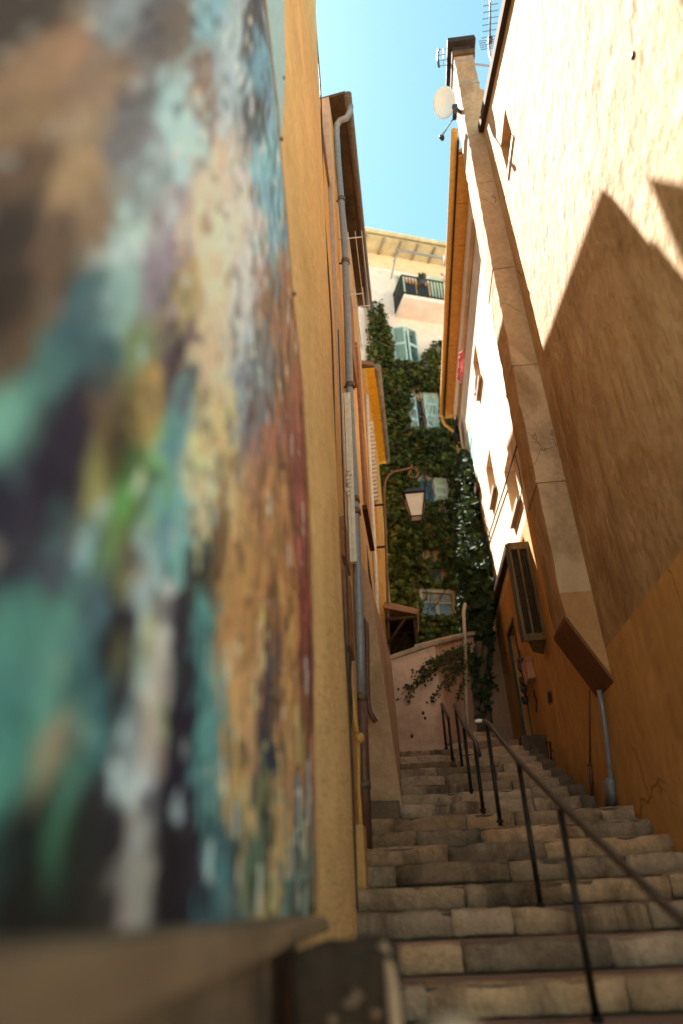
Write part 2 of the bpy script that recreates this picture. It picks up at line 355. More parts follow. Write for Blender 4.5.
# unseen stack added behind it, shaped so its tip throws the small shadow
part('chimney', M['yellow_old'], h1, lambda mb: [mb.hexa([(-.95, 5.5, 8.0), (-.495, 5.5, 8.0), (-.495, 5.86, 8.0), (-.95, 5.86, 8.0), (-.95, 5.5, 10.6), (-.495, 5.5, 10.6), (-.495, 5.86, 11.2), (-.95, 5.86, 11.2)])])
# painted panel
def edgeY(z):
    zs = [-.2, -.04, .51, 1.19, 1.86, 2.32, 2.755, 3.135, 3.65, 4.03, 5.6]; ys = [2.86, 2.86, 2.885, 2.93, 2.86, 2.72, 2.45, 2.27, 2.05, 1.76, 1.1]
    return float(np.interp(z, zs, ys))+.012*math.sin(z*9)+.008*math.sin(z*23)
CPTS = """20,20,4a3a30 60,60,9b7047 100,75,8a6a50 150,20,5a5560 130,20,7d8790 175,20,6b5a50 210,10,6aa0b0 235,30,8aa0a8 255,20,4a4648 262,60,4f8fa8
30,120,8f6a40 90,120,9a7a58 130,130,6e6a72 180,110,8fb0b8 200,90,8a7060 230,80,93a8b5 255,120,4a5a66 30,170,6b4e34 80,180,a5804f 140,190,7d8a90 180,150,95b8bd 215,190,c2a68c 240,180,b8a8a0 262,170,5fa6bd 280,200,4f9ab8
15,230,3b2f2c 60,240,6b4f3c 100,230,8a6a4a 130,230,9fb5b5 170,220,9a8f98 205,240,d0ae90 235,220,ccb09a 255,230,b8a8a8 275,240,5d93a8 10,300,3a2c28 50,300,705238 90,300,2f6a78 125,310,7fa3a3 165,270,8b7a90 190,280,a08a50 215,300,cfae8c 240,300,b9b4b4 265,300,8a6a50 285,290,9a6a40
20,350,6b4a30 40,370,3a7a78 75,330,2d6370 110,360,2b6068 140,350,6a7e50 150,400,a08025 180,360,5d4a58 215,350,c0a07c 240,370,7d96a4 265,380,6b7a88 290,380,8a6038 10,410,5fa090 45,440,2a2540 80,430,2c2845 110,420,6a5030 125,450,3a3a20 155,410,a88820 180,420,4f8f98 200,440,c8b070 225,440,c4a060 250,430,7a6a70 270,440,9a5a3a 295,440,9a4a38
20,490,2f2a4a 60,500,2b2745 100,490,8a8030 128,500,3f9a35 150,490,6aa060 178,500,4f98a0 175,530,3f8a92 205,490,bfae80 230,480,c8a86a 250,490,a07040 275,500,b07a28 298,500,8a4030 20,550,3a3648 60,560,4a4258 90,545,3f8088 110,560,6a7a40 125,570,7a7030 150,580,8fa0a8 180,550,5fa0a0 205,560,3a4a4a 225,560,7a5a30 250,560,b27d25 280,560,a8701f 302,560,9a4a35
20,620,3f8a80 60,640,4a8a80 100,600,4a6a78 110,640,2a2838 130,620,3a3048 150,640,9a9a70 165,620,b0a8a0 185,620,2f2a40 205,630,3f8a88 230,630,b8822a 250,620,b07a28 270,640,7a4a28 290,620,b57f20 305,620,8a3a30 15,700,2f7a74 50,690,4f9080 90,680,2d6a70 120,680,3a3a48 150,690,b5a595 170,690,3a3040 190,700,2c2740 210,700,3f8f90 235,690,b5803a 255,700,b98a55 270,690,2f4a60 290,700,b88028 308,700,7a4030
15,760,3a9080 50,750,8a8060 75,750,4a8078 95,740,3a7a80 125,760,a8b8c0 150,740,b09a88 180,760,2c2840 210,760,4a8a8a 235,770,b88a30 255,760,a87a40 270,760,2a3a50 290,770,b8802a 308,770,8a5a30 20,830,1c1a22 60,810,2a6a50 90,820,2a3038 110,850,2c2a3a 140,820,9a98a0 170,820,2a2638 200,830,3a3040 215,850,3a7a80 235,840,3a6a70 250,830,a08a50 265,840,4a6a50 285,830,a8905a 305,850,3a6a78
20,890,221f20 60,890,2a2522 100,890,3a3230 140,880,8a8078 170,890,252030 200,890,2a2635 225,890,3f6a78 245,890,6a7060 270,890,a89050 290,890,4f7a80 308,890,6a7a6a"""
PAINT_GAIN = 1.42
def painted_panel():
    seeds = []; cols = []
    for t in CPTS.split():
        x, y, c = t.split(','); p = PP(float(x), float(y), (-.44, 0, 0), (1, -.018, 0))
        seeds.append((math.log(p.y), p.z/p.y)); cols.append(srgb(c))
    seeds = np.array(seeds); cols = np.array(cols)
    # brush strokes: each one takes the colour of the nearest patches, jittered
    NS = 7000
    la = rng.uniform(math.log(.3), math.log(2.95), NS); lb = rng.uniform(-.45, 2.6, NS)
    lb[:NS//3] = rng.uniform(-.1, 1.6, NS//3); la[:NS//2] = rng.uniform(math.log(1.3), math.log(2.95), NS//2)
    def idw(a, b):
        d2 = ((a[:, None]-seeds[None, :, 0])*1.35)**2+((b[:, None]-seeds[None, :, 1])*1.0)**2
        w = 1/(d2+1.5e-4)**3
        return (w@cols)/w.sum(1)[:, None]
    wa = la+rng.normal(0, .035, NS); wb = lb+rng.normal(0, .06, NS)
    sc = idw(wa, wb)
    sc = np.clip(sc*np.exp(rng.normal(0, 1, NS)*np.interp(la, [math.log(1.2), math.log(2.6)], [.10, .26]))[:, None]*np.exp(rng.normal(0, .07, (NS, 3))), 0.004, .85)
    dab = rng.uniform(size=NS) < .035; sc[dab] = sc[dab]*.35+np.array([(.62, .60, .56), (.50, .62, .68), (.70, .58, .40)])[rng.integers(0, 3, dab.sum())]*.65
    dk = rng.uniform(size=NS) < .10; sc[dk] *= .35
    ang = rng.normal(.1, .5, NS); prio = rng.uniform(0, .6, NS)
    NR, NC = 280, 170
    A = np.zeros((NR, NC)); B = np.zeros((NR, NC)); V = np.zeros((NR, NC, 3))
    zz = np.concatenate([np.linspace(-.082, 2.2, 200), np.linspace(2.22, 5.6, NR-200)])
    for r in range(NR):
        e = edgeY(zz[r]); yy = np.exp(np.linspace(math.log(.3), math.log(e), NC))
        bul = .028+.006*np.sin(zz[r]*3+yy*2)
        V[r, :, 0] = -.47+.018*yy+bul; V[r, :, 1] = yy; V[r, :, 2] = zz[r]
        A[r] = np.log(yy); B[r] = zz[r]/yy
    a = A.ravel(); b = B.ravel(); out = np.zeros((a.size, 3))
    ang *= np.interp(la, [math.log(1.2), math.log(2.4)], [1, .3]); ca, sa = np.cos(ang), np.sin(ang)
    su = np.interp(la, [math.log(1.2), math.log(2.4)], [.025, .011]); sv = np.interp(la, [math.log(1.2), math.log(2.4)], [.04, .06])
    for k in range(0, a.size, 1500):
        da = a[k:k+1500, None]-la; db = b[k:k+1500, None]-lb
        u = (da*ca+db*sa)/su; v = (-da*sa+db*ca)/sv
        d = u*u+v*v+prio*1.5
        ww = np.interp(a[k:k+1500], [math.log(.7), math.log(1.3), math.log(2.2)], [.6, .3, .0])[:, None]
        out[k:k+1500] = sc[d.argmin(1)]*(1-ww)+idw(a[k:k+1500], b[k:k+1500])*ww
    lum = out@np.array([.3, .6, .1]); out = np.clip((lum[:, None]*.38+out*.62)*PAINT_GAIN, .003, .85); out = np.clip(.3*(out/.3)**1.3, .003, .85)
    me = bpy.data.meshes.new('painted_panel')
    n = NR*NC; back = V.copy(); back[:, :, 0] -= .012
    verts = np.concatenate([V.reshape(-1, 3), back.reshape(-1, 3)])
    fc = []
    for r in range(NR-1):
        for c in range(NC-1):
            q = r*NC+c; fc.append((q, q+1, q+NC+1, q+NC)); fc.append((n+q, n+q+NC, n+q+NC+1, n+q+1))
    for r in range(NR-1):
        for c in (0, NC-1): q = r*NC+c; fc.append((q, q+NC, n+q+NC, n+q))
    for c in range(NC-1):
        for r in (0, NR-1): q = r*NC+c; fc.append((q, q+1, n+q+1, n+q))
    me.from_pydata([tuple(v) for v in verts], [], fc); me.update()
    at = me.attributes.new('tint', 'FLOAT_COLOR', 'POINT')
    cc = np.ones((2*n, 4), np.float32); cc[:n, :3] = out; cc[n:, :3] = (.12, .1, .09)
    at.data.foreach_set('color', cc.ravel()); me.materials.append(M['paint'])
    o = bpy.data.objects.new('painted_panel', me); COL.objects.link(o); ORG[o.name] = Vector()
    for p in me.polygons: p.use_smooth = True
    tag(o, 'huge panel painted in loose teal, ochre and violet brush strokes on the left wall', 'painting')
    mb = MB(); mb.tube([(-.47+.018*edgeY(z)+.03, edgeY(z)+.012, z) for z in np.linspace(-.06, 5.55, 90)], .011, 6)
    mb.build('edge_trim', M['redwood'], o)
painted_panel()
m = MB(); q = [PP(x, y, (B1(0)+.006, 0, 0), (1, -.018, 0)) for x, y in ((262, -60), (282, -60), (283, 0), (284, 76), (280.5, 136), (272, 70), (266, 0))]
m.prism(q, (.008, 0, 0)); tag(m.build('blue_board', M['paleblue']), 'pale blue pointed strip of board beside the top of the painted panel', 'board')
m = MB(); m.hexa([(B1(0)+.01, .2, -.13), (B1(0)+.085, .2, -.13), (B1(2.95)+.085, 2.86, -.12), (B1(2.95)+.01, 2.88, -.12), (B1(0)+.01, .2, -.008), (B1(0)+.08, .2, -.026), (B1(2.95)+.075, 2.88, -.08), (B1(2.95)+.01, 2.9, -.065)])
tag(m.build('ledge', M['ledge'], bevel=.012), 'worn brown wooden ledge running under the painted panel', 'ledge')
# blurred stone post near the camera
def stone_post():
    t = thing('stone_post', (-.2, 2.15, -.8), 'dark weathered stone post at bottom left beside the yellow wall', 'post')
    mb = MB(); b = bmesh.new(); bmesh.ops.create_cube(b, size=1); bmesh.ops.subdivide_edges(b, edges=b.edges, cuts=7, use_grid_fill=True); vm = {}
    for v in b.verts:
        c = v.co; w = .135*(1-.10*(c.z-.5)*0-.0); p = Vector((-.205+c.x*.27, 2.15+c.y*.22, -.66+c.z*1.10))
        if c.z > .3: p.z -= .05*((c.x*2)**4)*(c.z-.3)*2
        p += noise.noise_vector(p*6)*.018+noise.noise_vector(p*19)*.008
        vm[v.index] = mb.bm.verts.new(p)
    for fc in b.faces: q = mb.bm.faces.new([vm[v.index] for v in fc.verts]); q.smooth = True
    b.free(); mb.build('shaft', M['stonepost'], t)
    part('lit_rim', M['buttress'], t, lambda mb: mb.tube([(-.083, 2.05, -1.2), (-.082, 2.045, -.6), (-.086, 2.045, -.3), (-.092, 2.05, -.16), (-.11, 2.06, -.118)], [.016, .017, .017, .016, .012], 8))  # paler strip stands in for light catching the post's right edge
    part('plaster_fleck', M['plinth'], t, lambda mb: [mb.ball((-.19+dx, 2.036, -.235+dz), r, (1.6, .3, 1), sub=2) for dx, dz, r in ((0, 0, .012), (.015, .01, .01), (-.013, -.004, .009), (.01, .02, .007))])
    each('rust_fleck', M['rust'], t, ((.055, -.01, .012), (-.05, -.02, .012), (-.015, -.05, .01)), lambda mb, q: mb.ball((-.19+q[0], 2.036, -.25+q[1]), q[2], (1.4, .3, 1), sub=2))
stone_post()
# ------------------------------------------------------------------ low gap house
gh = thing('narrow_house', (-2.5, 5.3, -.5), 'narrow low yellow house squeezed between the stucco house and the peach house', 'house')
part('wall', M['yellow_old'], gh, lambda mb: mb.prism([(-.435, 4.72, -2.5), (-.43, 5.88, -2.5), (-5, 5.88, -2.5), (-5, 4.72, -2.5)], (0, 0, 10.8)))
part('roof', M['tile'], gh, lambda mb: mb.hexa([(-.40, 4.72, 8.3), (-.40, 5.88, 8.3), (-5, 5.88, 9.6), (-5, 4.72, 9.6), (-.40, 4.72, 8.42), (-.40, 5.88, 8.42), (-5, 5.88, 9.72), (-5, 4.72, 9.72)]))
for z0, z1 in ((1.75, 2.45), (2.55, 2.95)):
    part('shutter', M['redwood'], gh, lambda mb: mb.box(-.432, -.392, 5.35, 5.8, z0, z1), .006)
part('meter_box', M['yellowpipe'], gh, lambda mb: mb.box(-.44, -.365, 5.35, 5.62, -.02, .42), .01)
def f(mb):
    Yp = 5.55
    mb.tube([P(x, y, Yp) for x, y in ((346, 640), (347.5, 684), (350.5, 693), (353, 700), (355, 722), (357, 733))], .021, 8)
    mb.ball(P(359.5, 738, Yp), .042, sub=2)
    mb.tube([P(x, y, Yp) for x, y in ((358, 742), (358.5, 790), (360, 812), (361.5, 870))], .017, 8)
part('gas_pipe', M['yellowpipe'], gh, f)
part('cable', M['cable'], gh, lambda mb: [mb.tube([P(339+.0*k, y, 5.2) for k, y in enumerate(())] or [P(338.5+(y-340)*.034, y, 5.2) for y in range(330, 720, 25)], .008, 5),
     mb.tube([P(350.5+math.sin(y*.1)*.8, y, 5.5) for y in range(655, 760, 12)], .012, 5)])
# ------------------------------------------------------------------ peach house (long eave)
h2 = thing('peach_house', (-2.5, 8.5, 0), 'old peach plastered house with long dark eave on the left of the stairs', 'house')
YB = [5.9, 6.4, 8.0, 9.5, 11.2]; XB = [-.45, -.45, -.41, -.37, -.33]; XT = [-.345, -.33, -.31, -.30, -.28]
def x2(Y, z):
    t = max(0, min(1, z/11)); return float(np.interp(Y, YB, XB))*(1-t)+float(np.interp(Y, YB, XT))*t
ztop2 = lambda Y: 10.42+(Y-5.98)*.178
def f(mb):
    zs = np.linspace(0, 1, 13); ys = np.linspace(5.9, 11.2, 18)
    g = [[mb.bm.verts.new((x2(y, -1.5+t*(ztop2(y)+1.5))+.006*noise.noise(Vector((y*2, t*14, 0))), y, -1.5+t*(ztop2(y)+1.5))) for y in ys] for t in zs]
    for i in range(len(zs)-1):
        for j in range(len(ys)-1): q = mb.bm.faces.new([g[i][j], g[i][j+1], g[i+1][j+1], g[i+1][j]]); q.smooth = True
    mb.face([(x2(5.9, -1.5), 5.9, -1.5), (x2(5.9, 10.4), 5.9, ztop2(5.9)), (-5, 7.5, 12.0), (-5, 7.5, -1.5)], 1)
    mb.face([(x2(11.2, -1.5), 11.2, -1.5), (x2(11.2, 11.3), 11.2, ztop2(11.2)), (-5, 11.2, 13), (-5, 11.2, -1.5)], 0)
    mb.face([(-5, 7.5, -1.5), (-5, 7.5, 12.0), (-5, 11.2, 13), (-5, 11.2, -1.5)], 0)
part('wall', [M['b2wall'], M['pinkgrey']], h2, f)
ge = lambda Y: (-.03+(Y-5.98)*.0138, 10.57+(Y-5.98)*.178)
def f(mb):
    x0, z0 = ge(5.96); x1, z1 = ge(11.25)
    mb.hexa([(x0-.07, 5.94, z0-.06), (x1-.08, 11.25, z1-.06), (-5, 11.25, z1+1.6), (-5, 7.6, z0+1.6), (x0-.07, 5.94, z0+.01), (x1-.08, 11.25, z1+.01), (-5, 11.25, z1+1.7), (-5, 7.6, z0+1.7)])
rf = part('roof', M['soffit_rough'], h2, f)
def f(mb, y):
        x0, z0 = ge(y); xw = x2(y, 10.4)
        mb.hexa([(xw-.1, y, z0-.09), (x0-.05, y, z0-.09), (x0-.05, y+.07, z0-.09), (xw-.1, y+.07, z0-.09), (xw-.1, y, z0-.03), (x0-.05, y, z0-.05), (x0-.05, y+.07, z0-.05), (xw-.1, y+.07, z0-.03)])
def f(mb):
    a, b = ge(5.96), ge(11.25)
    mb.tube([(a[0]-.035, 5.96, a[1]-.05), (b[0]-.045, 11.25, b[1]-.05)], .06, 12)
part('gutter', M['gutter_dark'], rf, f)
def f(mb):
    mb.tube([P(350.5, 106, 6.12), P(350, 112, 6.13), P(346.5, 118, 6.16), P(340, 120.5, 6.2), P(336.8, 125, 6.23), P(336.6, 135, 6.27)]+[P(x, y, 6.4) for x, y in ((338, 160), (345, 250), (347, 310), (350, 400), (353.5, 470), (356.5, 540), (360, 640), (361.5, 700))], .047, 12)
dp = part('downpipe', M['zinc'], h2, f)
part('lower_pipe', M['brownpipe'], dp, lambda mb: mb.tube([P(x, y, 6.4) for x, y in ((361.5, 698), (363.5, 760), (366.5, 850))], .053, 12))
def f(mb, q):
        x, y = q; p = P(x, y, 6.4); mb.tube([p-Vector((0, 0, .035)), p+Vector((0, 0, .035))], .058, 12); mb.tube([p, p+Vector((-.12, .02, 0))], .014, 6)
each('pipe_clamp', M['gutter_dark'], dp, ((341.5, 200), (345.5, 262), (350, 386), (354.5, 500), (355.5, 512), (361.2, 697), (364.5, 785)), f)
def f(mb):
    a, b = P(345.5, 394, 6.15), P(351.5, 563, 6.15)
    for dx, w in ((-.045, .022), (0, .014), (.035, .02)):
        ax = Vector((w, 0, 0)); mid = (a+b)/2; mb.obox(mid+Vector((dx, 0, 0)), ax, (0, .03, 0), (b-a)/2)
part('cable_trunking', M['whitetrunk'], h2, f, .004)
part('cable_bracket', M['whitetrunk'], h2, lambda mb: [mb.ball(P(348.5+1.2*math.sin(k*2.1), 470+k*4, 6.0), .028+.008*math.sin(k*3), (1, .6, 1), sub=1) for k in range(7)])
part('wall_shutter', M['redwood'], h2, lambda mb: mb.hexa([(x2(7.2, 7)+.0, 7.2, 6.55), (x2(7.2, 7)+.06, 7.2, 6.55), (x2(8.0, 7)+.06, 8.0, 6.55), (x2(8, 7), 8.0, 6.55), (x2(7.2, 8)+.0, 7.2, 8.15), (x2(7.2, 8)+.06, 7.2, 8.15), (x2(8.0, 8)+.06, 8.0, 8.15), (x2(8, 8), 8.0, 8.15)]), .006)
part('wall_shutter', M['redwood'], h2, lambda mb: mb.hexa([(x2(8.8, 7)+.0, 8.8, 6.7), (x2(8.8, 7)+.05, 8.8, 6.7), (x2(9.4, 7)+.05, 9.4, 6.7), (x2(9.4, 7), 9.4, 6.7), (x2(8.8, 8)+.0, 8.8, 8.2), (x2(8.8, 8)+.05, 8.8, 8.2), (x2(9.4, 8)+.05, 9.4, 8.2), (x2(9.4, 8), 9.4, 8.2)]), .006)
part('wall_shutter', M['redwood'], h2, lambda mb: mb.hexa([(x2(8.8, 5)+.0, 8.8, 5.0), (x2(8.8, 5)+.05, 8.8, 5.0), (x2(9.6, 5)+.05, 9.6, 5.0), (x2(9.6, 5), 9.6, 5.0), (x2(8.8, 5.8)+.0, 8.8, 6.7), (x2(8.8, 5.8)+.05, 8.8, 6.7), (x2(9.6, 5.8)+.05, 9.6, 6.7), (x2(9.6, 5.8), 9.6, 6.7)]), .006)
part('sill', M['darkwood'], h2, lambda mb: mb.hexa([(x2(8.5, 4.8), 8.5, 4.76), (x2(8.5, 4.8)+.07, 8.5, 4.76), (x2(9.9, 4.8)+.07, 9.9, 4.76), (x2(9.9, 4.8), 9.9, 4.76), (x2(8.5, 4.8), 8.5, 4.83), (x2(8.5, 4.8)+.07, 8.5, 4.83), (x2(9.9, 4.8)+.07, 9.9, 4.83), (x2(9.9, 4.8), 9.9, 4.83)]))
def f(mb):
    for ya in (6.55, 7.9):
        z = 8.05 if ya < 7 else 8.1
        mb.tube([(x2(ya, z), ya, z), (x2(ya, z)+.34, ya, z)], .008, 6)
    for dx in (.14, .24, .33): mb.tube([(x2(6.55, 8)+dx, 6.45, 8.055), (x2(7.9, 8)+dx, 8.0, 8.105)], .005, 5)
part('drying_rack', M['white'], h2, f)
def f(mb):
    for ya in (6.6, 7.6): mb.tube([(x2(ya, 7), ya, 7.0), (x2(ya, 7)+.3, ya, 7.0)], .008, 6)
    for dx in (.18, .29): mb.tube([(x2(6.6, 7)+dx, 6.5, 7.005), (x2(7.6, 7)+dx, 7.7, 7.005)], .005, 5)
part('drying_rack', M['white'], h2, f)
def f(mb):
    mb.tube([P(x, y, 7.2) for x, y in ((362.5, 626), (364.5, 618), (366.5, 624), (367, 640), (367.3, 680), (368.5, 706), (371, 714), (376, 722))], .026, 8)
part('waste_pipe', M['brownpipe'], h2, f)
def f(mb):
    a = [(x2(7.35, .5)-.02, 7.35, .4), (-.085, 7.35, .4), (-.115, 7.35, .9), (-.20, 7.35, 2.1), (-.27, 7.35, 3.1), (x2(7.35, 3.6)-.01, 7.35, 3.6)]
    b = [(x2(10.35, .5)-.02, 10.35, .4), (-.11, 10.35, .4), (-.115, 10.35, .9), (-.13, 10.35, 2.1), (-.14, 10.35, 3.1), (x2(10.35, 3.6)-.01, 10.35, 3.6)]
    va = [mb.bm.verts.new(p) for p in a]; vb = [mb.bm.verts.new(p) for p in b]
    mb.bm.faces.new(va[::-1]); mb.bm.faces.new(vb)
    for i in range(6): mb.bm.faces.new([va[i], va[(i+1) % 6], vb[(i+1) % 6], vb[i]])
part('buttress', M['buttress'], h2, f, .02)
part('drain_pipe', M['zinc'], h2, lambda mb: mb.tube([P(x, y, 7.9) for x, y in ((387.5, 735), (391, 752), (394.5, 772))], .022, 8))
part('conduit', M['whitetrunk'], h2, lambda mb: mb.tube([P(x, y, 10.4) for x, y in ((366.5, 395), (369.5, 460), (373, 520), (376, 580), (378, 640), (379.5, 690))], .035, 8))
part('conduit', M['brownpipe'], h2, lambda mb: mb.tube([P(x, y, 9.9) for x, y in ((379.5, 690), (381.5, 705), (384.5, 745), (388, 770))], .028, 8))
part('conduit', M['cable'], h2, lambda mb: mb.tube([P(x, y, 9.0) for x, y in ((366, 545), (371, 585), (375, 622), (376.5, 660))], .016, 6))
# ------------------------------------------------------------------ yellow eaved house behind
h3 = thing('yellow_eaved_house', (-2.5, 13, 1.8), 'house behind the wall lamp with bright yellow boarded eave', 'house')
part('wall', M['yellow_old'], h3, lambda mb: mb.prism([(-.2, 11.22, 0), (-.12, 14.9, 0), (-5, 14.9, 0), (-5, 11.22, 0)], (0, 0, 9.7)))
rf = part('roof', [M['tile'], M['soffit_yellow']], h3, lambda mb: (mb.hexa([(-.02, 11.22, 9.74), (.05, 14.95, 9.74), (-5, 14.95, 11.5), (-5, 11.22, 11.5), (-.02, 11.22, 9.84), (.05, 14.95, 9.84), (-5, 14.95, 11.6), (-5, 11.22, 11.6)]), [mb.box(-.27, -.02+.012*k, 11.23+.31*k, 11.23+.31*k+.295, 9.66, 9.7, 1) for k in range(12)]))
def f(mb):
    mb.tube([(.045, 11.22, 9.72), (.10, 14.95, 9.72)], .075, 10)
    for k in range(9): mb.tube([(.045+.055*k/8.5, 11.3+.43*k, 9.72), (.046+.055*k/8.5, 11.33+.43*k, 9.72)], .083, 10)
part('gutter', M['gutter_grey'], rf, f)
def f(mb):
    for k in range(20):
        z = 6.25+k*.115; p = P(375-k*.22, 500-k*4.0, 11.15)
        mb.obox(p, (.055+.01*math.sin(k), 0, .012), (0, .04, 0), (-.006, 0, .028))
part('louvre_strip', M['whitetrunk'], h3, f, .006)
# tiled porch
pr = thing('porch_roof', (.1, 11.4, 3.6), 'small tiled lean-to roof on dark braces above the pink wall', 'roof')
def f(mb):
    for k in range(6):
        y = 10.95+k*.2; mb.hexa([(-.2, y, 4.19), (.34, y, 4.03), (.34, y+.19, 4.03), (-.2, y+.19, 4.19), (-.2, y, 4.27), (.35, y, 4.09), (.35, y+.19, 4.09), (-.2, y+.19, 4.27)])
        mb.tube([(-.2, y+.1, 4.28), (.37, y+.1, 4.09)], .06, 7)
part('tiles', M['tile'], pr, f)
part('boarding', M['darkwood'], pr, lambda mb: [mb.box(-.2, .30, 11.9, 12.0, 3.4, 4.02), mb.box(-.2, .31, 10.97, 12.1, 3.99, 4.02), mb.box(.27, .31, 10.97, 12.1, 3.5, 4.0)])
for y in (10.95, 11.7): part('brace', M['darkwood'], pr, lambda mb: [mb.tube([(-.18, y, 3.55), (.14, y, 3.97)], .028, 6), mb.tube([(-.2, y, 3.97), (.33, y, 3.97)], .03, 6)])
# ------------------------------------------------------------------ street lamp
lp = thing('wall_lamp', (-.06, 11.0, 3.6), 'old street lantern hanging from a scrolled iron bracket on the left wall', 'street lamp')
LY = 11.0
part('pole', M['rust'], lp, lambda mb: mb.tube([P(x, y, LY) for x, y in ((389.5, 668), (387.5, 590), (385.5, 530), (384, 492), (385, 482), (388.5, 475), (394, 471.5), (402, 470), (412, 467.5))], .024, 10))
def f(mb):
    c = P(412.5, 473.5, LY); pts = []
    for k in range(22):
        a = math.radians(95-k*17); r = .115*(1-k*.02); pts.append(c+Vector((r*math.cos(a), 0, r*math.sin(a))))
    mb.tube(pts, .019, 8); mb.tube([P(412, 468, LY)+Vector((0, 0, .07)), P(412, 468, LY)], .018, 6)
part('scroll', M['rust'], lp, f)
for x, y in ((369, 506), (371, 548)): part('wall_bracket', M['iron'], lp, lambda mb: mb.tube([P(x-1, y, LY-.1), P(x+15, y-1.5, LY)], .022, 6))
lc = P(415.5, 507, LY); lt = P(414, 487, LY)
ln = part('lantern_cap', M['iron'], lp, lambda mb: (
    mb.hexa([lc+Vector((sx*.215, sy*.215, .21)) for sx, sy in ((-1, -1), (1, -1), (1, 1), (-1, 1))]+[lc+Vector((sx*.13, sy*.13, .33)) for sx, sy in ((-1, -1), (1, -1), (1, 1), (-1, 1))]),
    mb.tube([lc+Vector((0, 0, .32)), lc+Vector((0, 0, .41))], .045, 8), mb.tube([lc+Vector((0, 0, .40)), lc+Vector((0, 0, .58))], .014, 6)), .008)
def corners(k, sc=1): return [lc+Vector((sx*k*sc, sy*k*sc, 0)) for sx, sy in ((-1, -1), (1, -1), (1, 1), (-1, 1))]
TOPW, BOTW, ZT, ZB = .185, .105, .20, -.24
def f(mb):
    for sx, sy in ((-1, -1), (1, -1), (1, 1), (-1, 1)):
        mb.tube([lc+Vector((sx*TOPW, sy*TOPW, ZT)), lc+Vector((sx*BOTW, sy*BOTW, ZB))], .013, 6)
    for w, z in ((TOPW, ZT), (BOTW, ZB)):
        q = [lc+Vector((sx*w, sy*w, z)) for sx, sy in ((-1, -1), (1, -1), (1, 1), (-1, 1))]
        for a, b in zip(q, q[1:]+q[:1]): mb.tube([a, b], .014, 6)
part('lantern_frame', M['iron'], lp, f)
part('lantern_glass', M['frost'], lp, lambda mb: mb.hexa([lc+Vector((sx*(BOTW-.006), sy*(BOTW-.006), ZB+.01)) for sx, sy in ((-1, -1), (1, -1), (1, 1), (-1, 1))]+[lc+Vector((sx*(TOPW-.006), sy*(TOPW-.006), ZT)) for sx, sy in ((-1, -1), (1, -1), (1, 1), (-1, 1))]))
# ------------------------------------------------------------------ pink garden wall across the top of the stairs
gw = thing('garden_wall', (.5, 10.6, 1.84), 'pink plastered garden wall with sloped coping across the top of the stairs', 'wall')
WP = [(-.17, 10.4, 3.1), (.55, 10.42, 3.30), (1.28, 12.4, 4.06), (1.97, 13.3, 4.35)]
def seg_in(mb, a, b, zb, dz0, dz1, off0, off1, mi=0):
    a, b = Vector(a), Vector(b); d = Vector((b.x-a.x, b.y-a.y, 0)).normalized(); n = Vector((d.y, -d.x, 0))
    c = [Vector((a.x, a.y, 0))+n*off0, Vector((b.x, b.y, 0))+n*off0, Vector((b.x, b.y, 0))-n*off1, Vector((a.x, a.y, 0))-n*off1]
    zz = [a.z, b.z, b.z, a.z]
    lo = [(p.x, p.y, zb if zb is not None else z+dz0) for p, z in zip(c, zz)]; hi = [(p.x, p.y, z+dz1) for p, z in zip(c, zz)]
    mb.hexa(lo+hi, mi)
for a, b in zip(WP, WP[1:]): part('wall', M['pink'], gw, lambda mb: seg_in(mb, a, b, 1.2, 0, 0, 0, .3))
for a, b in zip(WP, WP[1:]): part('coping', M['coping'], gw, lambda mb: seg_in(mb, a, b, None, 0, .075, .045, .34), .012)
W2 = (Vector(WP[1]), Vector(WP[2])); d2 = (W2[1]-W2[0]); d2.z = 0; d2.normalize(); n2 = Vector((d2.y, -d2.x, 0))
part('drain', M['coping'], gw, lambda mb: mb.tube([PP(x, y, W2[0]+n2*.05, n2) for x, y in ((465, 604), (463.5, 612), (465, 640), (466, 690), (468.5, 735))], .034, 8))
part('spout', M['dark'], gw, lambda mb: [mb.ball(PP(x, y, (0, 10.4, 0), (0, 1, 0)), r, (1, .4, 1.3), sub=1) for x, y, r in ((412, 736, .028), (423, 713, .025), (425, 718, .02))])
# ------------------------------------------------------------------ right, near house
XR = 1.95
hn = thing('ochre_house', (3.5, 2, -2.5), 'big ochre and cream plastered house on the right with a sunlit upper wall', 'house')
zr = lambda s: 9.12+(s-4.32)*.4525
def f(mb):
    wallpanel(mb, (XR, 0, 0), (0, 1, 0), (-1, 0, 0), 1.5, 7.0, -2.6, zr, [(5.40, 5.92, 8.13, 8.76, .16)], 0, 1.92, 1)
    for s in (1.5, 7.0): mb.face([(XR, s, -2.6), (6, s, -2.6), (6, s, zr(s)), (XR, s, zr(s))])
    mb.face([(6, 1.5, -2.6), (6, 7, -2.6), (6, 7, zr(7)), (6, 1.5, zr(1.5))])
part('wall', [M['right_upper'], M['right_lower']], hn, f)
w = part('window', M['doorochre'], hn, lambda mb: mb.box(XR+.14, XR+.17, 5.40, 5.92, 8.13, 8.76))
part('sill', M['cream'], w, lambda mb: mb.box(XR-.02, XR+.03, 5.36, 5.95, 8.08, 8.135))
rf = part('roof', M['tile'], hn, lambda mb: mb.hexa([(XR-.04, 1.4, zr(1.4)+.0), (6.2, 1.4, zr(1.4)+.0), (6.2, 6.5, zr(6.5)+.0), (XR-.04, 6.5, zr(6.5)+.0), (XR-.04, 1.4, zr(1.4)+.1), (6.2, 1.4, zr(1.4)+.1), (6.2, 6.5, zr(6.5)+.1), (XR-.04, 6.5, zr(6.5)+.1)]))
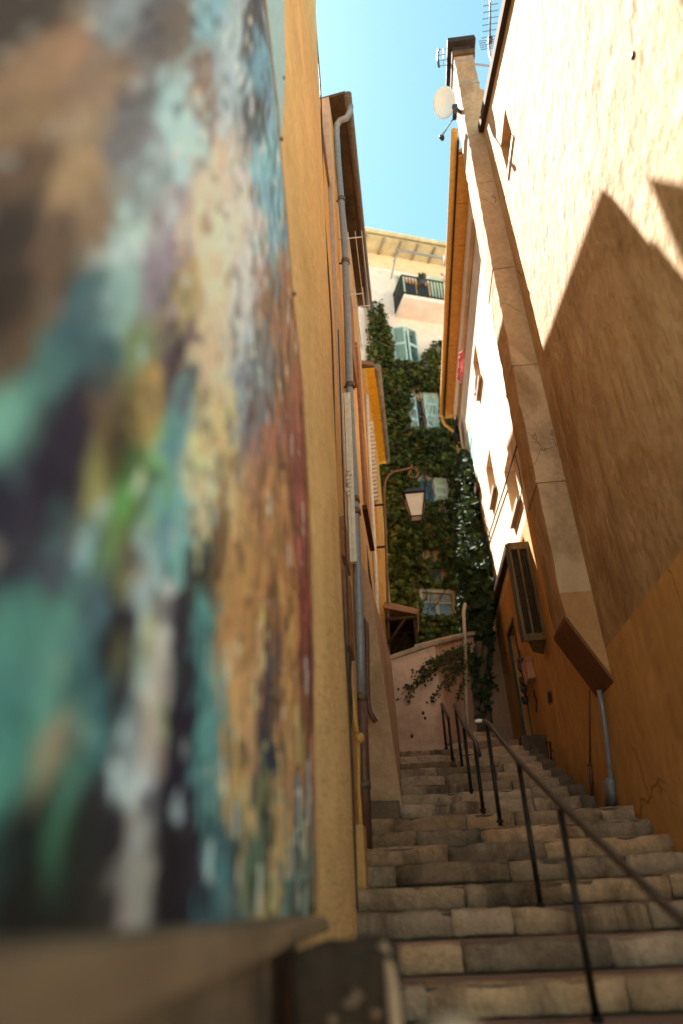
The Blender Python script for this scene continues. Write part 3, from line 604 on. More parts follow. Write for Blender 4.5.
part('verge_board', M['darkwood'], rf, lambda mb: mb.hexa([(XR-.07, 1.38, zr(1.38)-.06), (XR-.003, 1.38, zr(1.38)-.06), (XR-.003, 6.52, zr(6.52)-.06), (XR-.07, 6.52, zr(6.52)-.06), (XR-.07, 1.38, zr(1.38)+.09), (XR-.041, 1.38, zr(1.38)+.09), (XR-.041, 6.52, zr(6.52)+.09), (XR-.07, 6.52, zr(6.52)+.09)]))
part('air_vent', M['dark'], hn, lambda mb: [mb.ball((XR-.004, 2.79, 4.95), .022, (.6, 1.5, 1), sub=1)])
# chimney
ch = thing('chimney_stack', (1.85, 6.85, 1.7), 'tall plastered chimney breast rising up the right hand wall to a dark cap', 'chimney')
def f(mb):
    Y0, Y1 = 6.55, 7.15
    prof = [(2.26, 1.645, 2.2), (2.52, 1.645, 2.2), (4, 1.64, 2.2), (6, 1.65, 2.2), (8, 1.67, 2.2), (9.9, 1.705, 2.2), (10.85, 1.73, 2.2), (10.95, 1.733, 2.14), (11.2, 1.74, 2.125), (11.26, 1.742, 2.07), (12.25, 1.765, 2.085)]
    key = prof; prof = []
    zs_ = sorted(set([k[0] for k in key]+[round(z, 3) for z in np.arange(2.7, 12.2, .13) if min(abs(z-k[0]) for k in key) > .05]))
    for z in zs_:
        a0 = float(np.interp(z, [k[0] for k in key], [k[1] for k in key])); b0 = float(np.interp(z, [k[0] for k in key], [k[2] for k in key]))
        prof.append((z, a0+.02*noise.noise(Vector((z*2.1, 3, 0)))+.012*noise.noise(Vector((z*9, 1, 0))), b0+(.012*noise.noise(Vector((z*3, 7, 0))) if z > 9 else 0)))
    L = [[mb.bm.verts.new((a, y, z)) for z, a, b in prof] for y in (Y0, Y1)]
    Rr = [[mb.bm.verts.new((b if i else 2.2, y, z if i else 1.15)) for i, (z, a, b) in enumerate(prof)] for y in (Y0, Y1)]
    # right bottom follows the slanted underside to the wall
    for i in range(len(prof)-1):
        mi = 1 if prof[i+1][0] < 2.6 else 0
        for q in ((L[0][i], Rr[0][i], Rr[0][i+1], L[0][i+1]), (Rr[1][i], L[1][i], L[1][i+1], Rr[1][i+1]), (L[1][i], L[0][i], L[0][i+1], L[1][i+1]), (Rr[0][i], Rr[1][i], Rr[1][i+1], Rr[0][i+1])):
            fc = mb.bm.faces.new(q); fc.material_index = mi if q[0] in L[0] or q[0] in Rr[0] else 2
    for q in ((L[0][-1], Rr[0][-1], Rr[1][-1], L[1][-1]),): mb.bm.faces.new(q)
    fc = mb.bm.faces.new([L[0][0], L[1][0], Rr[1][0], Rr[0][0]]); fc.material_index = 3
part('shaft', [M['chim_face'], M['chim_low'], M['right_upper'], M['chim_under']], ch, f, .012)
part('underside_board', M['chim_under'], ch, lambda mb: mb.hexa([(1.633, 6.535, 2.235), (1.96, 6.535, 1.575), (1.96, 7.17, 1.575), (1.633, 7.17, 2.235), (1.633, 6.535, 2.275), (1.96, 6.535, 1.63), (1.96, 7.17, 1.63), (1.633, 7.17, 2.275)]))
def f(mb, q):
        z, p = q; a = float(np.interp(z, [2.5, 6, 9.9], [1.645, 1.65, 1.705])); mb.box(a-p, 1.96, 6.55-p, 7.15+p, z-.018, z+.018)
each('joint_band', M['chim_face'], ch, ((3.82, .018), (5.48, .01), (7.15, .014), (8.93, .008)), f)
def f(mb, q):
        z, a, b = q; mb.box(a-.006, b+.006, 6.544, 7.156, z-.012, z+.012)
each('metal_strap', M['zinc'], ch, ((11.42, 1.746, 2.072), (12.12, 1.762, 2.083)), f)
part('rim', M['soffit_rough'], ch, lambda mb: mb.box(1.735, 2.12, 6.51, 7.2, 12.24, 12.36), .008)
part('cap', M['darkband'], ch, lambda mb: [mb.box(1.77, 2.085, 6.56, 7.15, 12.36, 12.56), mb.hexa([(1.69, 6.46, 12.56), (2.17, 6.46, 12.56), (2.17, 7.25, 12.56), (1.69, 7.25, 12.56), (1.70, 6.47, 12.7), (2.16, 6.47, 12.7), (2.16, 7.24, 12.7), (1.70, 7.24, 12.7)])], .008)
# pipes at the foot of the right wall
def f(mb):
    mb.tube([PX(599, 690, 1.90), PX(603, 712, 1.90), PX(608, 752, 1.90), PX(611.5, 785, 1.90), PX(613, 808, 1.90)], .024, 10)
    mb.tube([PX(610.5, 778, 1.90), PX(613, 808, 1.90)], .036, 10)
dpn = part('drain_pipe', M['zinc'], hn, f)
part('stub_pipe', M['zinc'], dpn, lambda mb: mb.tube([PX(607, 781, 1.91), PX(608.5, 808, 1.91)], .028, 8))
part('wall_conduit', M['brownpipe'], hn, lambda mb: [mb.tube([PX(590, 766, 1.93), PX(591.5, 785, 1.93), PX(593, 806, 1.93)], .02, 8), mb.tube([PX(589.5, 690, 1.945), PX(590, 766, 1.94)], .008, 6), mb.ball(PX(589.5, 765, 1.93), .03, sub=1)])
# ------------------------------------------------------------------ right, far house
hp = thing('pale_house', (3.5, 10.5, 0), 'pale sunlit house beyond the chimney with ochre eave and green framed door', 'house')
ZE = 10.5
holes = [(10.15, 10.75, 8.3, 9.15, .18), (10.62, 11.35, 6.2, 7.0, .2), (8.9, 9.7, 4.95, 5.9, .2), (11.22, 12.0, 1.87, 3.88, .22), (12.4, 13.0, 8.05, 9.0, .1)]
def f(mb):
    wallpanel(mb, (XR, 0, 0), (0, 1, 0), (-1, 0, 0), 7.0, 14.2, -1.0, lambda s: ZE, holes, 0, 4.55, 1)
    mb.face([(XR, 14.2, -1), (6, 14.2, -1), (6, 14.2, ZE), (XR, 14.2, ZE)]); mb.face([(6, 7, -1), (6, 14.2, -1), (6, 14.2, ZE), (6, 7, ZE)])
    mb.face([(XR, 7.0, -1), (6, 7.0, -1), (6, 7.0, ZE), (XR, 7.0, ZE)])
part('wall', [M['right_far'], M['right_lower']], hp, f)
for h, mt in ((holes[0], 'doorochre'), (holes[1], 'doorochre'), (holes[2], 'doorochre')):
    w = part('window', M[mt], hp, lambda mb: mb.box(XR+h[4]-.03, XR+h[4]+.01, h[0], h[1], h[2], h[3]))
    part('sill', M['coping'], w, lambda mb: mb.box(XR-.06, XR+.05, h[0]-.05, h[1]+.05, h[2]-.07, h[2]+.003))
h = holes[4]
w = part('window', M['cream'], hp, lambda mb: mb.box(XR+.02, XR+.06, h[0], h[1], h[2], h[3]))
for z0, z1 in ((8.1, 8.5), (8.56, 8.95)): part('pane', M['tealdark'], w, lambda mb: mb.box(XR+.005, XR+.025, 12.46, 12.94, z0, z1))
part('sill', M['darkwood'], hp, lambda mb: mb.box(XR-.09, XR, 12.4, 12.75, 7.2, 7.36))
dr = part('door', M['doorochre'], hp, lambda mb: mb.box(XR+.19, XR+.23, 11.24, 11.98, 1.87, 3.86))
part('frame', M['doorgreen'], dr, lambda mb: [mb.box(XR-.015, XR+.03, 11.18, 11.235, 1.86, 3.93), mb.box(XR-.015, XR+.03, 11.985, 12.04, 1.86, 3.93), mb.box(XR-.015, XR+.03, 11.235, 11.985, 3.87, 3.93)])
part('handle', M['dark'], dr, lambda mb: mb.ball((XR+.17, 11.34, 2.85), .03, sub=1))
rf = part('roof', M['tile'], hp, lambda mb: mb.hexa([(1.56, 7.2, ZE+.1), (6.2, 7.2, ZE+1.6), (6.2, 14.35, ZE+1.6), (1.56, 14.35, ZE+.1), (1.56, 7.2, ZE+.18), (6.2, 7.2, ZE+1.7), (6.2, 14.35, ZE+1.7), (1.56, 14.35, ZE+.18)]))
part('soffit', M['soffit_ochre'], rf, lambda mb: [mb.box(1.655, 1.86, 7.17+.9*k, 7.17+.9*k+.885, ZE-.02, ZE+.03) for k in range(8)])
def f(mb):
    mb.tube([(1.578, 6.75, ZE+.05), (1.578, 14.32, ZE+.05)], .056, 12)
g = part('gutter', M['soffit_ochre'], rf, f)
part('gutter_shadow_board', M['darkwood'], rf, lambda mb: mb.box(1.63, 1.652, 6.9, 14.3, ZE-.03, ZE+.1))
part('downpipe', M['soffit_ochre'], rf, lambda mb: mb.tube([(1.578, 14.2, ZE), (1.578, 14.22, ZE-.15), (1.62, 14.23, ZE-.3), (1.82, 14.24, ZE-.52), (1.87, 14.24, ZE-.62), (1.87, 14.24, 7), (1.87, 14.24, 3)], .036, 10))
part('cornice', M['right_far'], hp, lambda mb: mb.box(1.862, 1.947, 7.17, 14.19, ZE-.45, ZE+.02), .01)
part('cable_loop', M['white'], rf, lambda mb: mb.tube([P(x, y, 10.2) for x, y in ((444, 285), (444, 256), (446, 251), (450, 256), (454, 262), (455.5, 270), (453.5, 277), (449, 281), (445, 281))], .006, 5))
part('string_course', M['darkwood'], hp, lambda mb: [mb.box(XR-.09, XR+.01, 10.25, 13.9, 4.72, 4.86), mb.tube([(XR-.07, 13.85, 4.8), (XR-.07, 13.9, 4.45)], .05, 7)])
def f(mb): mb.tube([PX(518, 441, 1.91), PX(515, 452, 1.92), PX(511, 465, 1.91), PX(503, 492, 1.92), PX(497, 510, 1.92), PX(489, 535, 1.92), PX(484, 552, 1.92)], .012, 6); mb.tube([PX(515, 455, 1.93), PX(519, 470, 1.92), PX(522, 488, 1.92), PX(520, 500, 1.92)], .007, 5)
part('cable', M['cable'], hp, f)
# louvred box on the wall
lb = part('louvre_box', M['slat'], hp, lambda mb: None or mb.hexa([(1.69, 8.98, 2.84), (1.955, 8.98, 2.84), (1.955, 9.35, 2.72), (1.80, 9.25, 2.74), (1.69, 8.98, 4.2), (1.955, 8.98, 4.2), (1.955, 9.22, 4.2), (1.69, 9.16, 4.2)]), .006)
def f(mb):
    for xa, xb in ((1.655, 1.69), (1.775, 1.80), (1.905, 1.955)): mb.box(xa, xb, 8.93, 8.975, 2.82, 4.22)
    for za, zb in ((2.80, 2.90), (4.14, 4.25)): mb.box(1.653, 1.956, 8.925, 8.972, za, zb)
part('stiles', M['slat'], lb, f, .005)
def f(mb):
    for xa, xb in ((1.69, 1.775), (1.80, 1.905)):
        for k in range(3):
            w_ = (xb-xa)/3; mb.box(xa+w_*k+.003, xa+w_*(k+1)-.003, 8.965, 8.985, 2.9, 4.14)
part('boards', M['slatdark'], lb, f)
part('green_edge', M['doorgreen'], lb, lambda mb: mb.box(1.64, 1.655, 8.95, 9.12, 2.84, 4.2))
# small fittings by the door
part('utility_box', M['pink'], hp, lambda mb: mb.box(1.84, 1.95, 10.15, 10.55, 2.62, 2.95), .015)
part('bell_plate', M['dark'], hp, lambda mb: mb.hexa([PX(548, 703, 1.935), PX(551.5, 702, 1.935), PX(551.5, 702, 1.96), PX(548, 703, 1.96), PX(547.5, 692, 1.935), PX(550.5, 691, 1.935), PX(550.5, 691, 1.96), PX(547.5, 692, 1.96)]))
part('wall_hook', M['dark'], hp, lambda mb: mb.tube([PX(533.5, 690, 1.93), PX(534.5, 697, 1.91), PX(536, 699, 1.93), PX(536.5, 712, 1.93)], .012, 6))
part('niche_frame', M['darkwood'], hp, lambda mb: mb.tube([PX(545, 742, 1.93), PX(550, 742, 1.93), PX(552, 770, 1.935)], .012, 6))
hpot = thing('hanging_planter', (1.85, 10.35, 2.1), 'string of small dark pots hanging beside the green framed door', 'planter')
def f(mb):
    for k, (x, y, r) in enumerate(((521, 662, .06), (522, 668, .07), (523, 681, .062), (524, 689, .06), (525, 700, .06))):
        p = PX(x, y, 1.86); mb.tube([p-Vector((0, 0, r)), p-Vector((0, 0, r*.4)), p+Vector((0, 0, r*.8))], [r*.55, r*.9, r], 10)
part('pots', M['pot'], hpot, f)
part('cord', M['cable'], hpot, lambda mb: mb.tube([PX(519.5, 650, 1.86), PX(522, 672, 1.86), PX(525.5, 704, 1.86)], .008, 5))
# laundry
def cloth(name, mat, px, Xp, label):
    mb = MB(); rows = 9; g = []
    for r in range(rows):
        t = r/(rows-1); row = []
        for c in range(6):
            s = c/5; p = PX(px[0][0]*(1-t)+px[1][0]*t, px[0][1]*(1-t)+px[1][1]*t, Xp)
            row.append(mb.bm.verts.new(p+Vector((.05*math.sin(t*7+s*8)+.02*math.sin(s*17), (s-.5)*px[2]*(1-.25*t*math.sin(s*5)), 0))))
        g.append(row)
    for r in range(rows-1):
        for c in range(5): q = mb.bm.faces.new([g[r][c], g[r][c+1], g[r+1][c+1], g[r+1][c]]); q.smooth = True
    o = mb.build(name, mat); sm = o.modifiers.new('thickness', 'SOLIDIFY'); sm.thickness = .012
    tag(o, label, 'laundry', 'laundry under the ochre eave')
cloth('hanging_cloth', M['pinkcloth'], ((462, 352), (460.5, 379), .32), 1.74, 'pink patterned cloth hanging from the pale house wall under the eave')
cloth('hanging_cloth', M['blackcloth'], ((455, 420), (458, 443), .4), 1.80, 'black cloth hanging near the far end of the ochre eave')
# ------------------------------------------------------------------ aerials
dish = thing('satellite_dish', (1.45, 6.6, 10.75), 'off white satellite dish on the left edge of the chimney', 'satellite dish')
dc = P(446, 104, 6.6); dn = Vector((-.6, -.72, -.3)).normalized(); da = dn.cross(Vector((0, 0, 1))).normalized(); db = da.cross(dn)
def f(mb):
    rings = []
    for k in range(7):
        r = k/6; rings.append([mb.bm.verts.new(dc+(da*math.cos(t)*.205+db*math.sin(t)*.29)*r+dn*(.05*r*r)) for t in np.linspace(0, 2*math.pi, 28, endpoint=False)] if k else [mb.bm.verts.new(dc)])
    for k in range(28): mb.bm.faces.new([rings[0][0], rings[1][k], rings[1][(k+1) % 28]]).smooth = True
    for a, b in zip(rings[1:], rings[2:]):
        for k in range(28): mb.bm.faces.new([a[k], b[k], b[(k+1) % 28], a[(k+1) % 28]]).smooth = True
o = part('reflector', M['white'], dish, f); sm = o.modifiers.new('thickness', 'SOLIDIFY'); sm.thickness = .01
lnb = P(441, 137, 6.35)
part('feed_arm', M['zinc'], dish, lambda mb: mb.tube([P(453, 119, 6.58), lnb], .013, 6))
part('receiver', M['dark'], dish, lambda mb: (mb.tube([lnb-dn*.03+Vector((0, 0, -.03)), lnb+Vector((.03, .03, .05))], .03, 8), mb.ball(lnb, .036, sub=1)))
part('mount', M['dark'], dish, lambda mb: (mb.tube([P(455, 108, 6.58), (1.75, 6.75, dc.z-.06)], .03, 8), mb.obox(P(455, 112, 6.5), (.035, 0, 0), (0, .05, 0), (.02, 0, .13)), mb.ball(P(454.5, 107, 6.5), .05, sub=1)))
an = thing('tv_antenna', (2.45, 7.3, 11.3), 'fishbone television antenna above the roof behind the chimney', 'antenna')
part('mast', M['gutter_grey'], an, lambda mb: mb.tube([(2.56, 7.15, 11.0), (2.56, 7.1, 13.3), (2.60, 7.0, 13.62)], .02, 8))
A0, A1 = P(490, 40, 7.0), P(484, -14, 6.0)
A1 = Vector((A0.x-.05, A0.y-.95, A0.z+.18))
part('boom', M['dark'], an, lambda mb: (mb.tube([A0, A1], .016, 6), mb.box(A0.x-.04, A0.x+.04, A0.y-.05, A0.y+.05, A0.z-.04, A0.z+.04)))
def f(mb):
    for k in range(10):
        c = A0+(A1-A0)*(k+.5)/10; mb.tube([c+Vector((-.16+.004*k, 0, -.0)), c+Vector((.16-.004*k, 0, .02))], .0065, 5)
    for k in range(5): c = A0+Vector((0, .08, -.12+.07*k)); mb.tube([c+Vector((-.19, 0, 0)), c+Vector((.19, 0, 0))], .006, 5)
part('elements', M['cable'], an, f)
part('cross_arm', M['zinc'], an, lambda mb: mb.tube([(2.05, 7.0, 12.85), (2.56, 7.12, 12.85)], .018, 6))
ga = thing('grid_antenna', (1.65, 6.9, 12.5), 'small comb shaped aerial beside the chimney cap', 'antenna')
GA, GB = P(438, 51, 6.9), P(439, 66, 6.9)
part('frame', M['dark'], ga, lambda mb: (mb.tube([P(438.5, 49, 6.9), P(437.5, 58, 6.9), P(439, 67, 6.9)], .02, 6),))
part('rods', M['zinc'], ga, lambda mb: [mb.tube([P(438+.2*k, 50+k*5.3, 6.9), P(447.5, 48.5+k*5.5, 6.9)+Vector((.08, 0, 0))], .007, 5) for k in range(4)]+[mb.tube([P(443, 48.5, 6.9), P(443.5, 66, 6.9)], .005, 5)])
# ------------------------------------------------------------------ far house with ivy
FO = Vector((0, 15.9, 0)); fu = Vector((1, .36, 0)).normalized(); fn = Vector((fu.y, -fu.x, 0))
def fs(x, y):
    p = PP(x, y, FO, fn); return (p-FO).dot(fu), p.z
hf = thing('ivy_house', (1.2, 16.5, 1.8), 'tall pale pink house at the end overgrown with ivy and fitted with a balcony', 'house')
ZEV = 18.75
def rect(x0, y0, x1, y1):
    a = [fs(x0, y0), fs(x1, y0), fs(x0, y1), fs(x1, y1)]
    s0, s1 = (a[0][0]+a[2][0])/2, (a[1][0]+a[3][0])/2; return s0, s1, (a[2][1]+a[3][1])/2, (a[0][1]+a[1][1])/2
W_BAL = rect(405, 281, 431, 306); W1 = rect(394, 331, 417, 363); W2r = rect(417, 398, 426, 431); W3 = rect(421, 479, 434, 504); W4 = rect(433, 571, 441, 584); W5 = rect(423, 593, 453, 617)
fh = [(a, b, c, d, .18) for a, b, c, d in (W_BAL, W1, W2r, W3, W4, W5)]
def f(mb):
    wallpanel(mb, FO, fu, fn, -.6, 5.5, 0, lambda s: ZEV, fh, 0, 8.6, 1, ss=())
    p = lambda s, d, z: FO+fu*s-fn*d+Vector((0, 0, z))
    for s in (-.6, 5.5): mb.face([p(s, 0, 0), p(s, 8, 0), p(s, 8, ZEV), p(s, 0, ZEV)])
    mb.face([p(-.6, 8, 0), p(5.5, 8, 0), p(5.5, 8, ZEV), p(-.6, 8, ZEV)])
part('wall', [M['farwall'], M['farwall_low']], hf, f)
def FP(s, z, d=0): return FO+fu*s+fn*d+Vector((0, 0, z))
def fbox(mb, s0, s1, z0, z1, d0, d1, mi=0):
    mb.hexa([FP(s0, z0, d0), FP(s1, z0, d0), FP(s1, z0, d1), FP(s0, z0, d1), FP(s0, z1, d0), FP(s1, z1, d0), FP(s1, z1, d1), FP(s0, z1, d1)], mi)
rf = part('roof', M['tile'], hf, lambda mb: mb.hexa([FP(-.9, ZEV+.12, .75), FP(5.9, ZEV+.12, .75), FP(5.9, ZEV+2.5, -8), FP(-.9, ZEV+2.5, -8), FP(-.9, ZEV+.24, .75), FP(5.9, ZEV+.24, .75), FP(5.9, ZEV+2.6, -8), FP(-.9, ZEV+2.6, -8)]))
part('soffit', M['soffit_far'], rf, lambda mb: fbox(mb, -.85, 5.8, ZEV+.02, ZEV+.1, -.1, .7))
each('rafter', M['gutter_grey'], rf, np.arange(-.8, 5.8, .6), lambda mb, s: fbox(mb, s, s+.06, ZEV-.04, ZEV+.03, 0, .7))
part('gutter', M['soffit_far'], rf, lambda mb: mb.tube([FP(-.9, ZEV+.12, .8), FP(5.9, ZEV+.12, .8)], .07, 8))
part('roof_finial', M['dark'], rf, lambda mb: mb.ball(FP(fs(383, 247)[0], ZEV+.42, .4), .14, sub=1))
part('frieze', M['frieze'], hf, lambda mb: fbox(mb, -.6, 5.5, ZEV-.62, ZEV+.01, -.01, .018))
# windows
def win(r, glass, frame, bars=(1, 2), back=.13):
    s0, s1, z0, z1 = r
    w = part('window', M[glass], hf, lambda mb: fbox(mb, s0, s1, z0, z1, -back-.03, -back))
    def f(mb):
        t = .035
        fbox(mb, s0, s0+t, z0, z1, -back, -back+.04); fbox(mb, s1-t, s1, z0, z1, -back, -back+.04); fbox(mb, s0+t, s1-t, z0, z0+t, -back, -back+.04); fbox(mb, s0+t, s1-t, z1-t, z1, -back, -back+.04)
        for k in range(1, bars[0]+1): c = s0+(s1-s0)*k/(bars[0]+1); fbox(mb, c-.02, c+.02, z0+t, z1-t, -back, -back+.035)
        for k in range(1, bars[1]+1): c = z0+(z1-z0)*k/(bars[1]+1); fbox(mb, s0+t, s1-t, c-.012, c+.012, -back, -back+.03)
    part('frame', M[frame], w, f)
    return w
win(W_BAL, 'glassdark', 'soffit_ochre', (1, 0)); win(W1, 'glassdark', 'teal', (1, 1)); win(W2r, 'glassdark', 'pink', (0, 1)); win(W3, 'bluepaint', 'bluepaint', (1, 1)); win(W4, 'blue', 'bluepaint', (0, 0))
w5 = win(W5, 'blue', 'cream', (1, 0))
def f(mb):
    s0, s1, z0, z1 = W5; t = (z1-z0)
    for k in range(11): c = s0+(s1-s0)*(k+.5)/11; fbox(mb, c-.012, c+.012, z0+t*.62, z1-.02, -.05, -.03)
    fbox(mb, s0, s1, z0+t*.58, z0+t*.64, -.06, -.02); fbox(mb, (s0+s1)/2-.05, (s0+s1)/2+.05, z0, z1, -.10, -.05)
    fbox(mb, s0-.06, s0, z0-.05, z1+.06, -.02, .03); fbox(mb, s1, s1+.06, z0-.05, z1+.06, -.02, .03); fbox(mb, s0-.06, s1+.06, z1, z1+.08, -.02, .035); fbox(mb, s0-.08, s1+.08, z0-.07, z0, -.02, .05)
part('grille', M['cream'], w5, f)
def leaf_panel(s0, s1, z0, z1, ang, hinge, mat, mat2, nl=2):
    # shutter leaf hinged at s0 ('l') or s1 ('r'), opened by ang
    wd = s1-s0; h0 = FP(s0 if hinge == 'l' else s1, 0, .02); sg = 1 if hinge == 'l' else -1
    ax = (fu*sg*math.cos(ang)+fn*math.sin(ang)); nn = Vector((ax.y, -ax.x, 0))*(.5*.04)
    P3 = lambda t, z: Vector((h0.x, h0.y, 0))+ax*wd*t+Vector((0, 0, z))
    mb = MB()
    def pb(t0, t1, za, zb, k=1.0):
        a, b = P3(t0, 0), P3(t1, 0)
        mb.hexa([a-nn*k+Vector((0, 0, za)), b-nn*k+Vector((0, 0, za)), b+nn*k+Vector((0, 0, za)), a+nn*k+Vector((0, 0, za)), a-nn*k+Vector((0, 0, zb)), b-nn*k+Vector((0, 0, zb)), b+nn*k+Vector((0, 0, zb)), a+nn*k+Vector((0, 0, zb))])
    pb(0, .14, z0, z1); pb(.86, 1, z0, z1)
    zr_ = np.linspace(z0, z1, nl+1)
    for k, z in enumerate(zr_): pb(.14, .86, max(z0, z-.05), min(z1, z+.05))
    o = mb.build('shutter', M[mat], hf)
    mb = MB(); q = int((z1-z0)/.055)
    for k in range(q):
        z = z0+.04+(z1-z0-.08)*k/q; a, b = P3(.14, 0), P3(.86, 0); d_ = nn*.8
        mb.hexa([a-d_+Vector((0, 0, z)), b-d_+Vector((0, 0, z)), b+d_+Vector((0, 0, z+.03)), a+d_+Vector((0, 0, z+.03)), a-d_+Vector((0, 0, z+.012)), b-d_+Vector((0, 0, z+.012)), b+d_+Vector((0, 0, z+.042)), a+d_+Vector((0, 0, z+.042))])
    mb.build('louvres', M[mat2], o)
s0, s1, z0, z1 = W1; mid = (s0+s1)/2
leaf_panel(s0-.02, mid, z0-.02, z1+.02, .38, 'l', 'teal', 'tealdark'); leaf_panel(mid, s1+.02, z0-.02, z1+.02, .38, 'r', 'teal', 'tealdark')
r = rect(424.5, 394, 438, 428); leaf_panel(r[0], r[1], r[2], r[3], .03, 'l', 'teal', 'teal', 3)
r = rect(408, 398, 417, 432); leaf_panel(r[0], r[1], r[2], r[3], .25, 'r', 'teal', 'teal', 3)
r = rect(434.5, 479, 447, 504); leaf_panel(r[0], r[1], r[2], r[3], .03, 'l', 'palegreen', 'palegreen', 3)
r = rect(396, 277, 405, 304); leaf_panel(r[0], r[1], r[2], r[3], .03, 'r', 'palegreen', 'palegreen', 1)
r = rect(431.5, 279, 446, 306); leaf_panel(r[0], r[1], r[2], r[3], .03, 'l', 'palegreen', 'palegreen', 1)
# balcony
BL = fs(396, 318)[0]; BZ = 15.95; BR = BL+2.4
def f(mb): fbox(mb, BL, BR, BZ, BZ+.16, -.02, .85)
bal = part('balcony', M['farwall'], hf, f)
def f(mb):
    for a, b in (((BL, .83), (BR, .83)), ((BL, 0), (BL, .83)), ((BR, 0), (BR, .83))):
        for z in (BZ+.24, BZ+1.0): mb.tube([FP(a[0], z, a[1]), FP(b[0], z, b[1])], .028, 6)
        n = int(max(abs(b[0]-a[0]), abs(b[1]-a[1]))/.1)
        for k in range(n+1): t = k/n; s = a[0]+(b[0]-a[0])*t; d_ = a[1]+(b[1]-a[1])*t; mb.tube([FP(s, BZ+.16, d_), FP(s, BZ+1.0, d_)], .02, 5)
part('railing', M['iron'], bal, f)
part('awning_bar', M['zinc'], hf, lambda mb: (mb.tube([FP(BL-.12, BZ+2.0, .95), FP(BR, BZ+2.0, .95)], .035, 8), mb.tube([FP(BL-.1, BZ+2.0, .95), FP(BL-.02, BZ+1.75, 0)], .02, 6), mb.tube([FP(BL-.1, BZ+1.98, .95), FP(BL-.28, BZ+1.4, .95)], .018, 6), mb.tube([FP(BR-.1, BZ+2.0, .95), FP(BR-.1, BZ+2.3, 0)], .02, 6)))
def leaf_ball(mb, c, r, n, cols, size=.05):
    for _ in range(n):
        v = Vector(rng.normal(size=3)).normalized()*r*rng.uniform(.3, 1); leafq(mb, Vector(c)+v, size*rng.uniform(.7, 1.3), Vector(rng.normal(size=3)).normalized(), cols[rng.integers(len(cols))])
def leafq(mb, c, s, n, tint):
    a = n.orthogonal().normalized(); a = (a*math.cos(rng.uniform(0, 6.28))+n.cross(a)*math.sin(rng.uniform(0, 6.28))).normalized(); b = n.cross(a)
    k = rng.uniform(.1, .3)
    p = [c-a*s, c-a*s*.1-b*s*.72, c+a*s*.55-b*s*.45, c+a*s*1.1, c+a*s*.55+b*s*.45, c-a*s*.1+b*s*.72]
    q = n*s*k
    p[1] = p[1]+q; p[5] = p[5]+q; p[2] = p[2]+q*.6; p[4] = p[4]+q*.6
    mb.face([p[0], p[1], p[2], p[3]], 0, tint); mb.face([p[0], p[3], p[4], p[5]], 0, tint)
GREENS = [(.05, .07, .015), (.07, .09, .018), (.04, .055, .014), (.10, .115, .022), (.03, .045, .013), (.13, .13, .028), (.06, .07, .018)]
for k, (sx, lab) in enumerate(((.62, 'dark flower pot at the left end of the balcony rail'), (1.55, 'flower pot with pink flowers on the middle of the balcony rail'), (2.2, 'dark flower pot at the right end of the balcony rail'))):
    c = FP(BL+sx, BZ+.72 if k != 1 else BZ+.85, .93)
    t = thing('flower_pot', c-Vector((0, 0, .14)), lab, 'flower pot', 'flower pots hung on the balcony')
    part('pot', M['pot'], t, lambda mb: mb.tube([c-Vector((0, 0, .13)), c+Vector((0, 0, .1))], [.09, .14], 10))
    mb = MB(); leaf_ball(mb, c+Vector((0, 0, .2)), .17, 60, GREENS); mb.keepn = True; pl = mb.build('plant', M['leaf'], t)
    if k == 1: each('flower', M['flower'], t, [Vector(rng.normal(size=3))*.09+Vector((0, -.1, .28)) for _ in range(12)], lambda mb, q: mb.ball(c+q, .04, sub=1))
# ------------------------------------------------------------------ ivy
def mask(px, py):
    """ivy cover of the far facade, as read from the picture"""
    def tri(v, pts): return float(np.interp(v, [p[0] for p in pts], [p[1] for p in pts]))
    nz = noise.noise(Vector((px*.055, py*.055, 1)))*.5+noise.noise(Vector((px*.14, py*.14, 4)))*.35
    d = 0
    # spire at the left climbing high
    L = tri(py, [(300, 377), (340, 374), (380, 372), (700, 372)]); R = tri(py, [(305, 379), (330, 388), (350, 392), (372, 400), (400, 404), (440, 410), (480, 412), (540, 404), (600, 408), (650, 416)])
    if py > 306 and L < px < R: d = max(d, .95)
    # main curtain
    top = tri(px, [(372, 310), (392, 362), (400, 366), (418, 362), (425, 352), (435, 345), (450, 344)])
    if py > top:
        if py < 455: d = max(d, .85)
        elif py < 510: d = max(d, .65)
        elif py < 590: d = max(d, tri(px, [(372, 1), (400, .88), (412, .52), (430, .42), (446, .5), (458, .9)]))
        elif py < 618: d = max(d, tri(px, [(372, 1), (405, .9), (416, .35), (452, .3), (462, .85)]))
        else: d = max(d, .97)
    if py < 380 and px > 395: d *= .75
    for (a, b, c, e) in ((392, 328, 419, 366), (409, 394, 439, 432), (417, 478, 434, 505), (434, 478, 448, 504), (421, 590, 455, 619), (432, 570, 442, 586)):
        if a < px < c and b < py < e: return .04 if a > 430 or a < 400 else .03
    return d+nz*.55-.12 if d > .05 else 0
iv = thing('climbing_ivy', FP(0, 1.8, .1), 'dense green ivy climbing the face of the pink house up to the balcony', 'ivy')
mb = MB(); mb.keepn = True
n_ = 0
